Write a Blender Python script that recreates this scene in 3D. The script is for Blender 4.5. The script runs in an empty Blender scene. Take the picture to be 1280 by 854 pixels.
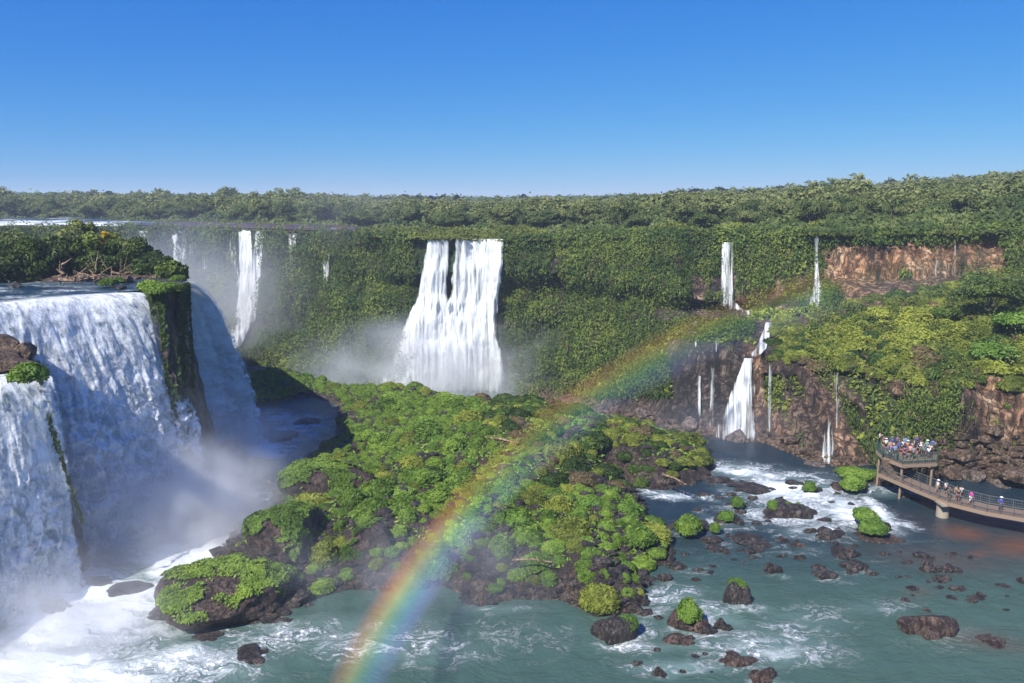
import bpy, bmesh, math, random
import numpy as np
from mathutils import Vector, Matrix

random.seed(11)
RNG = np.random.default_rng(7)
sc = bpy.context.scene
COL = sc.collection

# ------------------------------------------------------------------ camera maths
F = 960.0; CX = 640.0; CY = 427.0; HC = 38.0
PT = math.atan(177.0 / F); CP = math.cos(PT); SP = math.sin(PT)

def ray(u, v):
    c = (np.asarray(u, float) - CX) / F; r = (CY - np.asarray(v, float)) / F
    return c, CP + r * SP, -SP + r * CP
def P(u, v, z):                                   # point at level z
    c, y, dz = ray(u, v); t = (z - HC) / dz
    return np.stack(np.broadcast_arrays(c * t, y * t, z + 0 * t), -1)
def PD(u, v, d):                                  # point at forward distance d
    c, y, dz = ray(u, v); t = d / y
    return np.stack(np.broadcast_arrays(c * t, d + 0 * t, HC + dz * t), -1)
def depth_c(p):
    return p[..., 1] * CP + (HC - p[..., 2]) * SP
def UV(p):                                        # photo position of a world point
    p = np.asarray(p, float); dc = depth_c(p)
    up = p[..., 1] * SP - (HC - p[..., 2]) * CP
    return CX + F * p[..., 0] / dc, CY - F * up / dc

# ------------------------------------------------------------------ numpy noise
def _hash(ix, iy, iz, seed):
    h = (ix.astype(np.int64) * 374761393 + iy.astype(np.int64) * 668265263 + iz.astype(np.int64) * 2147483647 + seed * 974634777) & 0xffffffff
    h = ((h ^ (h >> 13)) * 1274126177) & 0xffffffff
    h = ((h ^ (h >> 16)) * 2246822519) & 0xffffffff
    return ((h ^ (h >> 15)) & 0xffff) / 65535.0
def vnoise(x, y, z=0.0, seed=0):
    x, y, z = np.broadcast_arrays(np.asarray(x, float), np.asarray(y, float), np.asarray(z, float))
    ix, iy, iz = np.floor(x), np.floor(y), np.floor(z)
    fx, fy, fz = x - ix, y - iy, z - iz
    fx, fy, fz = [t * t * (3 - 2 * t) for t in (fx, fy, fz)]
    r = 0
    for a in (0, 1):
        for b in (0, 1):
            for c in (0, 1):
                w = (fx if a else 1 - fx) * (fy if b else 1 - fy) * (fz if c else 1 - fz)
                r = r + w * _hash(ix + a, iy + b, iz + c, seed)
    return r * 2 - 1
def fbm(x, y, z=0.0, oct=4, seed=0, gain=.5):
    r = 0; a = 1.0; s = 0
    for o in range(oct):
        r = r + a * vnoise(x * 2 ** o + 17.3 * o, y * 2 ** o + 5.1 * o, z * 2 ** o + 3.7 * o, seed + o); s += a; a *= gain
    return r / s
def sstep(a, b, x):
    t = np.clip((x - a) / (b - a), 0, 1); return t * t * (3 - 2 * t)

# ------------------------------------------------------------------ object helpers
def tag(o, label=None, cat=None, group=None, kind=None):
    if label: o['label'] = label
    if cat: o['category'] = cat
    if group: o['group'] = group
    if kind: o['kind'] = kind
    return o
def link(o, parent=None):
    COL.objects.link(o)
    if parent is not None: o.parent = parent
    return o
def empty(name, loc=(0, 0, 0), rz=0.0):
    o = bpy.data.objects.new(name, None); o.location = Vector(tuple(float(c) for c in loc)); o.rotation_euler = (0, 0, rz)
    return link(o)
def npmesh(name, V, Fc, mat=None, attrs=None, smooth=False, uv=None):
    V = np.asarray(V, np.float32).reshape(-1, 3); Fc = np.asarray(Fc, np.int32)
    n, k = Fc.shape
    me = bpy.data.meshes.new(name)
    me.vertices.add(len(V)); me.vertices.foreach_set('co', V.ravel())
    me.loops.add(n * k); me.loops.foreach_set('vertex_index', Fc.ravel())
    me.polygons.add(n); me.polygons.foreach_set('loop_start', np.arange(0, n * k, k, dtype=np.int32))
    me.polygons.foreach_set('use_smooth', np.full(n, smooth, dtype=bool))
    if attrs:
        for an, av in attrs.items():
            at = me.attributes.new(an, 'FLOAT', 'POINT'); at.data.foreach_set('value', np.asarray(av, np.float32).ravel())
    if uv is not None:
        ul = me.uv_layers.new(name='UVMap')
        ul.data.foreach_set('uv', np.asarray(uv, np.float32).reshape(-1, 2)[Fc.ravel()].ravel())
    me.update(calc_edges=True)
    if mat: me.materials.append(mat)
    return me
def obj(name, me, parent=None, loc=None):
    o = bpy.data.objects.new(name, me); link(o, parent)
    if loc is not None: o.location = Vector(tuple(float(c) for c in loc))
    return o
def gridfaces(nr, nc):
    i = np.arange(nr * nc).reshape(nr, nc)
    return np.stack([i[:-1, :-1], i[:-1, 1:], i[1:, 1:], i[1:, :-1]], -1).reshape(-1, 4)
def join(parts):                                   # parts: list of (V, F, attr)
    Vs, Fs, As = [], [], []; b = 0
    for p in parts:
        Vs.append(p[0]); Fs.append(p[1] + b); b += len(p[0])
        As.append(p[2] if len(p) > 2 else np.zeros(len(p[0])))
    return np.concatenate(Vs), np.concatenate(Fs), np.concatenate(As)
def tube(path, rad, k=7):                          # tapered tube, quads
    path = np.asarray(path, float); rad = np.broadcast_to(np.asarray(rad, float), (len(path),))
    rings = []
    for i, p in enumerate(path):
        t = path[min(i + 1, len(path) - 1)] - path[max(i - 1, 0)]; t /= np.linalg.norm(t) + 1e-9
        a = np.cross(t, (0, 0, 1.0) if abs(t[2]) < .9 else (1.0, 0, 0)); a /= np.linalg.norm(a); b = np.cross(t, a)
        an = np.arange(k) * 2 * math.pi / k
        rings.append(p + rad[i] * (np.cos(an)[:, None] * a + np.sin(an)[:, None] * b))
    V = np.concatenate(rings); n = len(path); f = []
    for i in range(n - 1):
        for j in range(k):
            f.append((i * k + j, i * k + (j + 1) % k, (i + 1) * k + (j + 1) % k, (i + 1) * k + j))
    c0 = len(V); V = np.concatenate([V, path[:1], path[-1:]])
    for j in range(k):
        f.append((c0, (j + 1) % k, j, j)); f.append((c0 + 1, (n - 1) * k + j, (n - 1) * k + (j + 1) % k, (n - 1) * k + (j + 1) % k))
    F4 = np.array(f)
    bad = F4[:, 2] == F4[:, 3]
    F4[bad, 3] = F4[bad, 0]                         # degenerate quads turned below
    keep = ~bad
    return V, F4[keep]
def box(c, s, rz=0.0):
    x, y, z = [t / 2 for t in s]
    V = np.array([(a * x, b * y, d * z) for a in (-1, 1) for b in (-1, 1) for d in (-1, 1)])
    cr, sr = math.cos(rz), math.sin(rz)
    V = np.stack([V[:, 0] * cr - V[:, 1] * sr, V[:, 0] * sr + V[:, 1] * cr, V[:, 2]], 1) + np.asarray(c, float)
    Fq = np.array([(0, 1, 3, 2), (4, 6, 7, 5), (0, 4, 5, 1), (2, 3, 7, 6), (0, 2, 6, 4), (1, 5, 7, 3)])
    return V, Fq
def beam(a, b, w, h):                              # box along a-b
    a = np.asarray(a, float); b = np.asarray(b, float); t = b - a; L = np.linalg.norm(t); t /= L
    s = np.cross(t, (0, 0, 1.0)); n_ = np.linalg.norm(s)
    s = s / n_ if n_ > 1e-4 else np.array((1.0, 0, 0)); up = np.cross(s, t)
    V = np.array([q + i * s * w / 2 + j * up * h / 2 for q in (a, b) for i in (-1, 1) for j in (-1, 1)])
    Fq = np.array([(0, 1, 3, 2), (4, 6, 7, 5), (0, 4, 5, 1), (2, 3, 7, 6), (0, 2, 6, 4), (1, 5, 7, 3)])
    return V, Fq

# ------------------------------------------------------------------ materials
class NT:
    def __init__(s, name):
        s.m = bpy.data.materials.new(name); s.m.use_nodes = True; s.t = s.m.node_tree; s.t.nodes.clear()
        s.out = s.n('ShaderNodeOutputMaterial')
    def n(s, ty, **kw):
        nd = s.t.nodes.new(ty)
        for k, v in kw.items():
            if k == 'inp':
                for a, b in v.items():
                    if hasattr(b, 'is_output') or isinstance(b, bpy.types.NodeSocket): s.t.links.new(b, nd.inputs[a])
                    else: nd.inputs[a].default_value = b
            else: setattr(nd, k, v)
        return nd
    def l(s, a, b): s.t.links.new(a, b)
    def surf(s, o): s.l(o, s.out.inputs['Surface']); return s.m
    def ramp(s, fac, stops, interp='LINEAR'):
        r = s.n('ShaderNodeValToRGB'); r.color_ramp.interpolation = interp; e = r.color_ramp.elements
        while len(e) < len(stops): e.new(.5)
        for i, (p, c) in enumerate(stops):
            e[i].position = p; e[i].color = (c, c, c, 1) if isinstance(c, (int, float)) else (*c, 1)
        s.l(fac, r.inputs[0]); return r.outputs[0]
    def mul(s, a, b, op='MULTIPLY', clamp=False):
        nd = s.n('ShaderNodeMath', operation=op, use_clamp=clamp)
        for i, q in enumerate((a, b)):
            if isinstance(q, (int, float)): nd.inputs[i].default_value = q
            else: s.l(q, nd.inputs[i])
        return nd.outputs[0]
    def mix(s, f, a, b, bt='MIX'):
        nd = s.n('ShaderNodeMix', data_type='RGBA', blend_type=bt)
        for i, q in ((0, f), (6, a), (7, b)):
            if isinstance(q, (int, float)): nd.inputs[i].default_value = q
            elif isinstance(q, tuple): nd.inputs[i].default_value = (*q, 1)
            else: s.l(q, nd.inputs[i])
        return nd.outputs[2]
    def noise(s, vec, scale, detail=4, rough=.5, dist=0.0):
        nd = s.n('ShaderNodeTexNoise'); nd.inputs['Scale'].default_value = scale; nd.inputs['Detail'].default_value = detail
        nd.inputs['Roughness'].default_value = rough; nd.inputs['Distortion'].default_value = dist
        s.l(vec, nd.inputs['Vector']); return nd.outputs[0]
    def mapped(s, vec, scale):
        nd = s.n('ShaderNodeMapping'); nd.inputs['Scale'].default_value = scale; s.l(vec, nd.inputs['Vector']); return nd.outputs[0]
    def wob(s, vec, scale, amt):
        nc = s.n('ShaderNodeTexNoise'); nc.inputs['Scale'].default_value = scale; nc.inputs['Detail'].default_value = 4; s.l(vec, nc.inputs['Vector'])
        m = s.n('ShaderNodeVectorMath', operation='MULTIPLY_ADD'); s.l(nc.outputs['Color'], m.inputs[0]); m.inputs[1].default_value = (amt,) * 3; s.l(vec, m.inputs[2]); return m.outputs[0]
    def attr(s, name): return s.n('ShaderNodeAttribute', attribute_name=name).outputs['Fac']

def leaf_mat(name, dark, mid, light, trans=.25, oiw=.38):
    t = NT(name)
    v = t.attr('v'); oi = t.n('ShaderNodeObjectInfo').outputs['Random']
    f = t.mul(t.mul(v, .62), t.mul(oi, oiw), 'ADD')
    c = t.ramp(f, [(.0, dark), (.5, mid), (1.0, light)])
    d = t.n('ShaderNodeBsdfPrincipled', inp={'Base Color': c, 'Roughness': .55, 'Specular IOR Level': .25})
    tr = t.n('ShaderNodeBsdfTranslucent', inp={'Color': t.mix(.5, c, light)})
    m = t.n('ShaderNodeMixShader'); m.inputs[0].default_value = trans
    t.l(d.outputs[0], m.inputs[1]); t.l(tr.outputs[0], m.inputs[2])
    return t.surf(m.outputs[0])

M = {}
M['leaf_forest'] = leaf_mat('forest_leaf', (.018, .038, .010), (.090, .132, .030), (.250, .265, .085))
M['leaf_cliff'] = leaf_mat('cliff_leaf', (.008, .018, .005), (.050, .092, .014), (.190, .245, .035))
M['leaf_scrub'] = leaf_mat('scrub_leaf', (.040, .055, .012), (.165, .195, .028), (.380, .410, .060))
M['leaf_tussock'] = leaf_mat('tussock_leaf', (.024, .054, .010), (.130, .215, .026), (.300, .410, .055), .2)
M['leaf_bright'] = leaf_mat('bright_grass', (.045, .095, .014), (.125, .225, .030), (.27, .38, .06), .25)
M['leaf_dry'] = leaf_mat('dry_leaf', (.07, .055, .03), (.15, .115, .05), (.23, .17, .08))
M['leaf_yellow'] = leaf_mat('flower_leaf', (.30, .22, .02), (.55, .38, .02), (.75, .5, .03))

def rock_mat(name, dark, mid, light, wet=.5, scale=.35, streak=False):
    t = NT(name)
    g = t.n('ShaderNodeNewGeometry').outputs['Position']
    vec = t.mapped(g, (1, 1, .25)) if streak else g
    a = t.noise(vec, scale, 8, .62); b = t.noise(g, scale * 6, 5, .6)
    f = t.mul(t.mul(a, .65), t.mul(b, .35), 'ADD')
    c = t.ramp(f, [(.36, dark), (.5, mid), (.66, light)])
    vo = t.n('ShaderNodeTexVoronoi', feature='DISTANCE_TO_EDGE'); vo.inputs['Scale'].default_value = scale * 3.2; t.l(t.wob(t.mapped(g, (1, 1, .45)), scale * 2, .9), vo.inputs['Vector'])
    crack = t.mul(t.ramp(vo.outputs['Distance'], [(0, .3), (.05, 1.0)]), t.ramp(t.noise(g, scale * 2.2, 4, .6), [(.42, 0.0), (.58, .9)]), 'MAXIMUM')
    crack = t.mul(crack, t.ramp(t.noise(t.mapped(g, (1, 1, .3)), scale * 4, 6, .7), [(.36, .25), (.5, 1.0)]))
    c2 = t.mix(1.0, c, crack, 'MULTIPLY')
    bh = t.mul(t.mul(b, .5), t.mul(crack, .6), 'ADD')
    bp = t.n('ShaderNodeBump'); bp.inputs['Strength'].default_value = .8; bp.inputs['Distance'].default_value = .35; t.l(bh, bp.inputs['Height'])
    p = t.n('ShaderNodeBsdfPrincipled', inp={'Base Color': c2, 'Roughness': .85 - .5 * wet, 'Specular IOR Level': .3 + .3 * wet, 'Normal': bp.outputs[0]})
    return t.surf(p.outputs[0])
M['rock_wet'] = rock_mat('wet_basalt', (.012, .010, .009), (.045, .034, .028), (.13, .095, .075), .8, .5)
M['rock_river'] = rock_mat('river_basalt', (.014, .011, .010), (.046, .035, .029), (.15, .12, .10), .6, .9)
M['rock_redriver'] = rock_mat('reddish_river_rock', (.022, .014, .011), (.078, .048, .035), (.18, .125, .095), .45, .9)
M['rock_brown'] = rock_mat('brown_basalt', (.04, .026, .018), (.13, .085, .055), (.26, .19, .13), .2, .6)
M['rock_red'] = rock_mat('red_basalt', (.06, .025, .015), (.20, .095, .05), (.36, .20, .11), .1, .4)
M['rock_grey'] = rock_mat('grey_boulder', (.06, .05, .042), (.17, .13, .105), (.28, .23, .19), .1, .5)

def cliff_mat():
    t = NT('cliff_rock')
    g = t.n('ShaderNodeNewGeometry').outputs['Position']
    sv = t.mapped(g, (1, 1, .13))
    a = t.noise(sv, .42, 7, .62); b = t.noise(g, 1.4, 5, .6); big = t.noise(g, .05, 3, .5)
    red = t.attr('red'); wet = t.attr('wet')
    basalt = t.ramp(a, [(.33, (.020, .016, .012)), (.5, (.10, .07, .05)), (.67, (.27, .20, .145))])
    rust = t.ramp(a, [(.33, (.08, .035, .02)), (.5, (.34, .17, .08)), (.68, (.58, .40, .24))])
    c = t.mix(red, basalt, rust)
    c = t.mix(t.mul(t.ramp(b, [(.5, 0.0), (.65, 1.0)]), .35), c, (.30, .24, .17))
    c = t.mix(t.mul(wet, .8), c, (.02, .018, .014))
    vo = t.n('ShaderNodeTexVoronoi', feature='DISTANCE_TO_EDGE'); vo.inputs['Scale'].default_value = .6; t.l(t.wob(t.mapped(g, (1, 1, .13)), .5, .8), vo.inputs['Vector'])
    crack = t.mul(t.ramp(vo.outputs['Distance'], [(0, .25), (.06, 1.0)]), t.ramp(t.noise(g, .8, 4, .6), [(.45, 0.0), (.6, .9)]), 'MAXIMUM')
    crack = t.mul(crack, t.ramp(t.noise(t.mapped(g, (1, 1, .10)), 1.3, 7, .7), [(.38, .22), (.52, 1.0)]))
    crack = t.mul(crack, t.ramp(t.noise(t.mapped(g, (.25, .25, 1)), .9, 5, .65), [(.36, .35), (.46, 1.0)]))
    c = t.mix(1.0, c, crack, 'MULTIPLY')
    bp = t.n('ShaderNodeBump'); bp.inputs['Strength'].default_value = .9; bp.inputs['Distance'].default_value = .6
    t.l(t.mul(t.mul(b, .5), crack, 'ADD'), bp.inputs['Height'])
    # moss film on the parts where plants grow
    gr = t.attr('green')
    c = t.mix(t.mul(gr, .9), c, t.ramp(b, [(.3, (.015, .035, .008)), (.7, (.05, .09, .02))]))
    p = t.n('ShaderNodeBsdfPrincipled', inp={'Base Color': c, 'Roughness': .8, 'Normal': bp.outputs[0]})
    return t.surf(p.outputs[0])
M['cliff'] = cliff_mat()

def ground_mat(name, a_, b_, c_, sc_=.08):
    t = NT(name); g = t.n('ShaderNodeNewGeometry').outputs['Position']
    f = t.noise(g, sc_, 8, .65)
    c = t.ramp(f, [(.35, a_), (.5, b_), (.65, c_)])
    p = t.n('ShaderNodeBsdfPrincipled', inp={'Base Color': c, 'Roughness': .95, 'Specular IOR Level': .1})
    return t.surf(p.outputs[0])
M['plateau'] = ground_mat('plateau_ground', (.030, .045, .015), (.07, .075, .028), (.13, .10, .05))
M['island_ground'] = rock_mat('island_rock', (.014, .011, .009), (.055, .038, .026), (.17, .125, .09), .35, .8)
M['bark'] = ground_mat('bark', (.06, .045, .03), (.14, .11, .08), (.25, .21, .16), 2.0)
M['driftwood'] = ground_mat('driftwood', (.08, .05, .032), (.24, .155, .10), (.42, .31, .22), 3.0)

def water_mat(name, deep, shallow, foam_scale=1.0, upper=False):
    t = NT(name)
    g = t.n('ShaderNodeNewGeometry').outputs['Position']
    hue = t.noise(g, .03, 3, .5)
    tint = t.attr('tint'); foam = t.attr('foam'); brown = t.attr('brown')
    c = t.mix(tint, shallow, deep)
    c = t.mix(t.mul(hue, .35), c, (deep[0] * 1.5, deep[1] * 1.3, deep[2] * 1.2))
    c = t.mix(brown, c, (.13, .065, .045))
    # flow direction stretched noise for foam webs
    wv = t.noise(g, .25 * foam_scale, 3, .5)
    dn = t.n('ShaderNodeVectorMath', operation='MULTIPLY_ADD')
    nc = t.n('ShaderNodeTexNoise'); nc.inputs['Scale'].default_value = .35; nc.inputs['Detail'].default_value = 4; t.l(g, nc.inputs['Vector'])
    t.l(nc.outputs['Color'], dn.inputs[0]); dn.inputs[1].default_value = (5, 5, 0); t.l(g, dn.inputs[2])
    fl = t.mapped(dn.outputs[0], (.42, 1.1, 1))
    n1 = t.noise(fl, .42 * foam_scale, 9, .66, .8)
    ridge = t.mul(t.mul(t.mul(n1, -.5, 'ADD'), 0, 'ADD'), 1.0)
    rid = t.n('ShaderNodeMath', operation='ABSOLUTE'); t.l(ridge, rid.inputs[0])
    web = t.n('ShaderNodeMapRange', clamp=True); t.l(t.mul(rid.outputs[0], t.mul(foam, .10), 'SUBTRACT'), web.inputs[0]); web.inputs[1].default_value = -.02; web.inputs[2].default_value = .012; web.inputs[3].default_value = 1; web.inputs[4].default_value = 0; web = web.outputs[0]
    n2 = t.noise(g, 2.2 * foam_scale, 6, .7)
    blob = t.n('ShaderNodeMapRange', clamp=True); t.l(t.mul(foam, t.mul(n1, 1.5), 'ADD'), blob.inputs[0])
    blob.inputs[1].default_value = 1.35; blob.inputs[2].default_value = 1.75
    wsel = t.mul(web, t.ramp(foam, [(.12, 0.0), (.5, 1.0)]))
    wsel = t.mul(wsel, t.ramp(n2, [(.40, .25), (.55, 1.0)]))
    wsel = t.mul(wsel, t.ramp(wv, [(.40, 0.0), (.58, 1.0)]))
    f = t.mul(wsel, blob.outputs[0], 'MAXIMUM')
    milky = t.mul(t.ramp(foam, [(.2, 0.0), (1.0, .55)]), 1.0)
    c = t.mix(milky, c, (.30, .42, .40))
    cf = t.mix(f, c, (.82, .86, .86))
    wa = t.noise(t.mapped(dn.outputs[0], (.5, 1.5, 1)), 1.2, 7, .66)
    wb = t.noise(g, .3, 3, .5)
    h = t.mul(t.mul(t.mul(wa, .5), t.mul(wb, .7), 'ADD'), t.mul(f, .5), 'ADD')
    bp = t.n('ShaderNodeBump'); bp.inputs['Strength'].default_value = .85; bp.inputs['Distance'].default_value = .5; t.l(h, bp.inputs['Height'])
    ro = t.mul(t.mul(f, .6), .12, 'ADD')
    p = t.n('ShaderNodeBsdfPrincipled', inp={'Base Color': cf, 'Roughness': ro, 'IOR': 1.33, 'Specular IOR Level': .5, 'Normal': bp.outputs[0]})
    return t.surf(p.outputs[0])
M['water'] = water_mat('river_water', (.013, .030, .043), (.064, .118, .088))
M['water_up'] = water_mat('upper_river_water', (.010, .034, .065), (.02, .06, .08))
M['water_far'] = water_mat('gorge_water', (.10, .16, .16), (.16, .24, .22), .5)

def fall_mat(name, thin=.0, su=1.0, sv=.1, tint=(.80, .86, .90), gap=(.45, .5, .5), seed=0.0, edge=.06):
    """falling white water: streaks in sheet space; thin raises how much of the rock shows"""
    t = NT(name)
    uv = t.n('ShaderNodeUVMap', uv_map='UVMap').outputs[0]
    off = t.n('ShaderNodeMapping'); off.inputs['Location'].default_value = (seed, seed * .37, 0); off.inputs['Scale'].default_value = (su, sv, 1); t.l(uv, off.inputs['Vector'])
    n1 = t.noise(off.outputs[0], 1.0, 7, .68, .35)
    off2 = t.n('ShaderNodeMapping'); off2.inputs['Location'].default_value = (seed + 3, 0, 0); off2.inputs['Scale'].default_value = (su * .28, sv * .25, 1); t.l(uv, off2.inputs['Vector'])
    n2 = t.noise(off2.outputs[0], 1.0, 6, .65, .5)
    f = t.mul(t.mul(n1, .55), t.mul(n2, .45), 'ADD')
    if name.startswith('near'):
        sx = t.n('ShaderNodeSeparateXYZ'); t.l(uv, sx.inputs[0]); wv_ = t.n('ShaderNodeMapRange', clamp=True); t.l(sx.outputs[1], wv_.inputs[0]); wv_.inputs[1].default_value = 2; wv_.inputs[2].default_value = 24; wv_.inputs[3].default_value = .12; wv_.inputs[4].default_value = .62
        n3 = t.noise(t.mapped(uv, (1.1, .7, 1)), 1.0, 8, .72, .6); mf = t.n('ShaderNodeMix', data_type='FLOAT'); t.l(wv_.outputs[0], mf.inputs[0]); t.l(f, mf.inputs[2]); t.l(n3, mf.inputs[3]); f = mf.outputs[0]
    c = t.ramp(f, [(.38, gap), (.5, tuple(.4 * a + .6 * b for a, b in zip(gap, tint))), (.58, tint)])
    al = t.n('ShaderNodeMapRange', clamp=True); t.l(f, al.inputs[0])
    al.inputs[1].default_value = .30 + thin * .25; al.inputs[2].default_value = .42 + thin * .25
    e = t.attr('edge')                                # 0 on the ragged border, 1 inside
    ea = t.n('ShaderNodeMapRange', clamp=True); t.l(t.mul(e, t.mul(n1, 1.2), 'ADD'), ea.inputs[0])
    ea.inputs[1].default_value = .62; ea.inputs[2].default_value = .9
    alpha = t.mul(al.outputs[0], ea.outputs[0])
    bp = t.n('ShaderNodeBump'); bp.inputs['Strength'].default_value = .9; bp.inputs['Distance'].default_value = .5; t.l(f, bp.inputs['Height'])
    d = t.n('ShaderNodeBsdfDiffuse', inp={'Color': c, 'Normal': bp.outputs[0]})
    tr = t.n('ShaderNodeBsdfTranslucent', inp={'Color': c})
    m = t.n('ShaderNodeMixShader'); m.inputs[0].default_value = .3; t.l(d.outputs[0], m.inputs[1]); t.l(tr.outputs[0], m.inputs[2])
    tp = t.n('ShaderNodeBsdfTransparent')
    m2 = t.n('ShaderNodeMixShader'); t.l(alpha, m2.inputs[0]); t.l(tp.outputs[0], m2.inputs[1]); t.l(m.outputs[0], m2.inputs[2])
    return t.surf(m2.outputs[0])
M['fall_near'] = fall_mat('near_fall_water', -.1, 2.2, .20, (.96, .97, .97), (.42, .52, .53))
M['fall_near2'] = fall_mat('near_fall_spray', .5, 1.5, .30, (.96, .97, .98), (.75, .8, .83), 7.0)
M['fall_far'] = fall_mat('far_fall_water', .18, 1.1, .06, (.93, .95, .95), (.36, .41, .42), 2.0)
M['fall_far2'] = fall_mat('far_fall_spray', .5, .6, .08, (.93, .95, .95), (.7, .74, .76), 5.0)
M['fall_mid'] = fall_mat('mid_fall_water', .56, 1.5, .08, (.93, .95, .94), (.45, .5, .48), 4.0)
M['fall_thin'] = fall_mat('thin_fall_water', .68, 1.6, .10, (.85, .88, .86), (.5, .58, .52), 3.0)

def plain(name, col, rough=.6, metal=0.0):
    t = NT(name)
    g = t.n('ShaderNodeTexCoord').outputs['Object']
    f = t.noise(g, 6.0, 4, .6)
    c = t.mix(t.mul(f, .5), tuple(x * .75 for x in col), tuple(min(1, x * 1.25) for x in col))
    p = t.n('ShaderNodeBsdfPrincipled', inp={'Base Color': c, 'Roughness': rough, 'Metallic': metal})
    return t.surf(p.outputs[0])
M['deck'] = plain('weathered_deck', (.24, .16, .11), .8)
M['deck_edge'] = plain('deck_edge', (.30, .21, .14), .8)
M['rail_green'] = plain('green_rail', (.05, .10, .075), .5)
M['rail_steel'] = plain('steel_rail', (.16, .17, .16), .4, .3)
M['concrete'] = plain('concrete', (.40, .33, .25), .9)

# ------------------------------------------------------------------ foliage geometry
def unit(a): return a / (np.linalg.norm(a, axis=-1, keepdims=True) + 1e-9)
def leaves(C, N_, size, aspect=1.6, tilt=.7, rng=RNG, hang=0.0, val=None):
    n = len(C); size = np.broadcast_to(size, (n,))
    nn = unit(N_ + tilt * rng.normal(size=(n, 3)))
    r = rng.normal(size=(n, 3))
    if hang > 0: r = r * (1 - hang) + np.array([0, 0, -1.0]) * hang * 2
    a = unit(r - (r * nn).sum(1, keepdims=True) * nn); b = np.cross(nn, a)
    s = size[:, None]
    V = np.stack([C - a * s * aspect * .5, C + b * s * .5 + nn * s * .12, C + a * s * aspect * .5, C - b * s * .5 + nn * s * .12], 1).reshape(-1, 3)
    Fq = np.arange(4 * n).reshape(n, 4)
    v = rng.random(n) if val is None else val
    return V, Fq, np.repeat(np.clip(v, 0, 1), 4)

def tree_geo(seed, h, w, nlobe, nleaf, lsize, flat=.6, trunk=True, palm=False):
    """returns (crown V,F,A), (trunk V,F) ; base at 0, height h, crown width w"""
    rg = np.random.default_rng(seed)
    lobes = []; tr = []
    th = h * (.45 if trunk else .25)
    wob = rg.normal(size=2) * h * .04
    trunkp = [np.array([0, 0, -.5]), np.array([wob[0] * .5, wob[1] * .5, th * .5]), np.array([wob[0], wob[1], th]), np.array([wob[0], wob[1], h * .75])]
    if palm:
        top = np.array([wob[0], wob[1], h * .8]); tr.append(tube([trunkp[0], trunkp[1], top], [h * .022, h * .018, h * .015]))
        V, Fq, A = [], [], []; b = 0
        for k in range(16):
            an = k * 2.4 + rg.random(); el = rg.uniform(-.2, .9)
            for j in range(7):
                t = (j + .5) / 7; r = w * .5 * t
                c = top + np.array([math.cos(an) * r, math.sin(an) * r, h * .22 * (el * t - 1.1 * t * t * (1.3 - el))])
                side = np.array([-math.sin(an), math.cos(an), 0]) * w * .11 * (1.1 - t)
                ax = np.array([math.cos(an), math.sin(an), -t]) * w * .05
                V += [c - side - ax + (0, 0, -.04 * w), c - ax, c + side - ax + (0, 0, -.04 * w), c + ax * 1.3]; Fq.append((b, b + 1, b + 2, b + 3)); A += [rg.random()] * 4; b += 4
        return (np.array(V), np.array(Fq), np.array(A)), join([(v, f) for v, f in tr])[:2]
    tr.append(tube(trunkp, [h * .035, h * .026, h * .02, h * .008]))
    for k in range(nlobe):
        an = k * 2.399 + rg.random() * .6; rr = w * .5 * math.sqrt((k + .5) / nlobe) * rg.uniform(.6, .95)
        zz = h * (1 - flat * .5) - h * .28 * (rr / (w * .5)) ** 2 * rg.uniform(.5, 1.2) - h * rg.uniform(0, .22)
        c = np.array([wob[0] + math.cos(an) * rr, wob[1] + math.sin(an) * rr, zz])
        rad = w * rg.uniform(.15, .26)
        lobes.append((c, rad, rg.random()))
        if k % 2 == 0: tr.append(tube([trunkp[2] * rg.uniform(.6, 1), (trunkp[2] + c) / 2 + (0, 0, -.05 * h), c], [h * .014, h * .009, h * .004], 5))
    Cs, Ns, vs = [], [], []
    per = nleaf // nlobe
    for c, rad, tone in lobes:
        d = unit(rg.normal(size=(per, 3))); d[:, 2] = np.where(d[:, 2] < -.35, -d[:, 2], d[:, 2])
        r = rad * (rg.random((per, 1)) ** .25) * (1 + .18 * rg.normal(size=(per, 1)))
        Cs.append(c + d * r * (1, 1, .62)); Ns.append(d + (0, 0, .35)); vs.append(.25 + .5 * tone + .25 * rg.random(per))
    C = np.concatenate(Cs); C[:, 2] = np.minimum(C[:, 2], h * 1.03)
    cr = leaves(C, np.concatenate(Ns), lsize * rg.uniform(.7, 1.3, len(C)), 1.5, .6, rg, val=np.concatenate(vs))
    return cr, join([(v, f) for v, f in tr])[:2]

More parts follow.
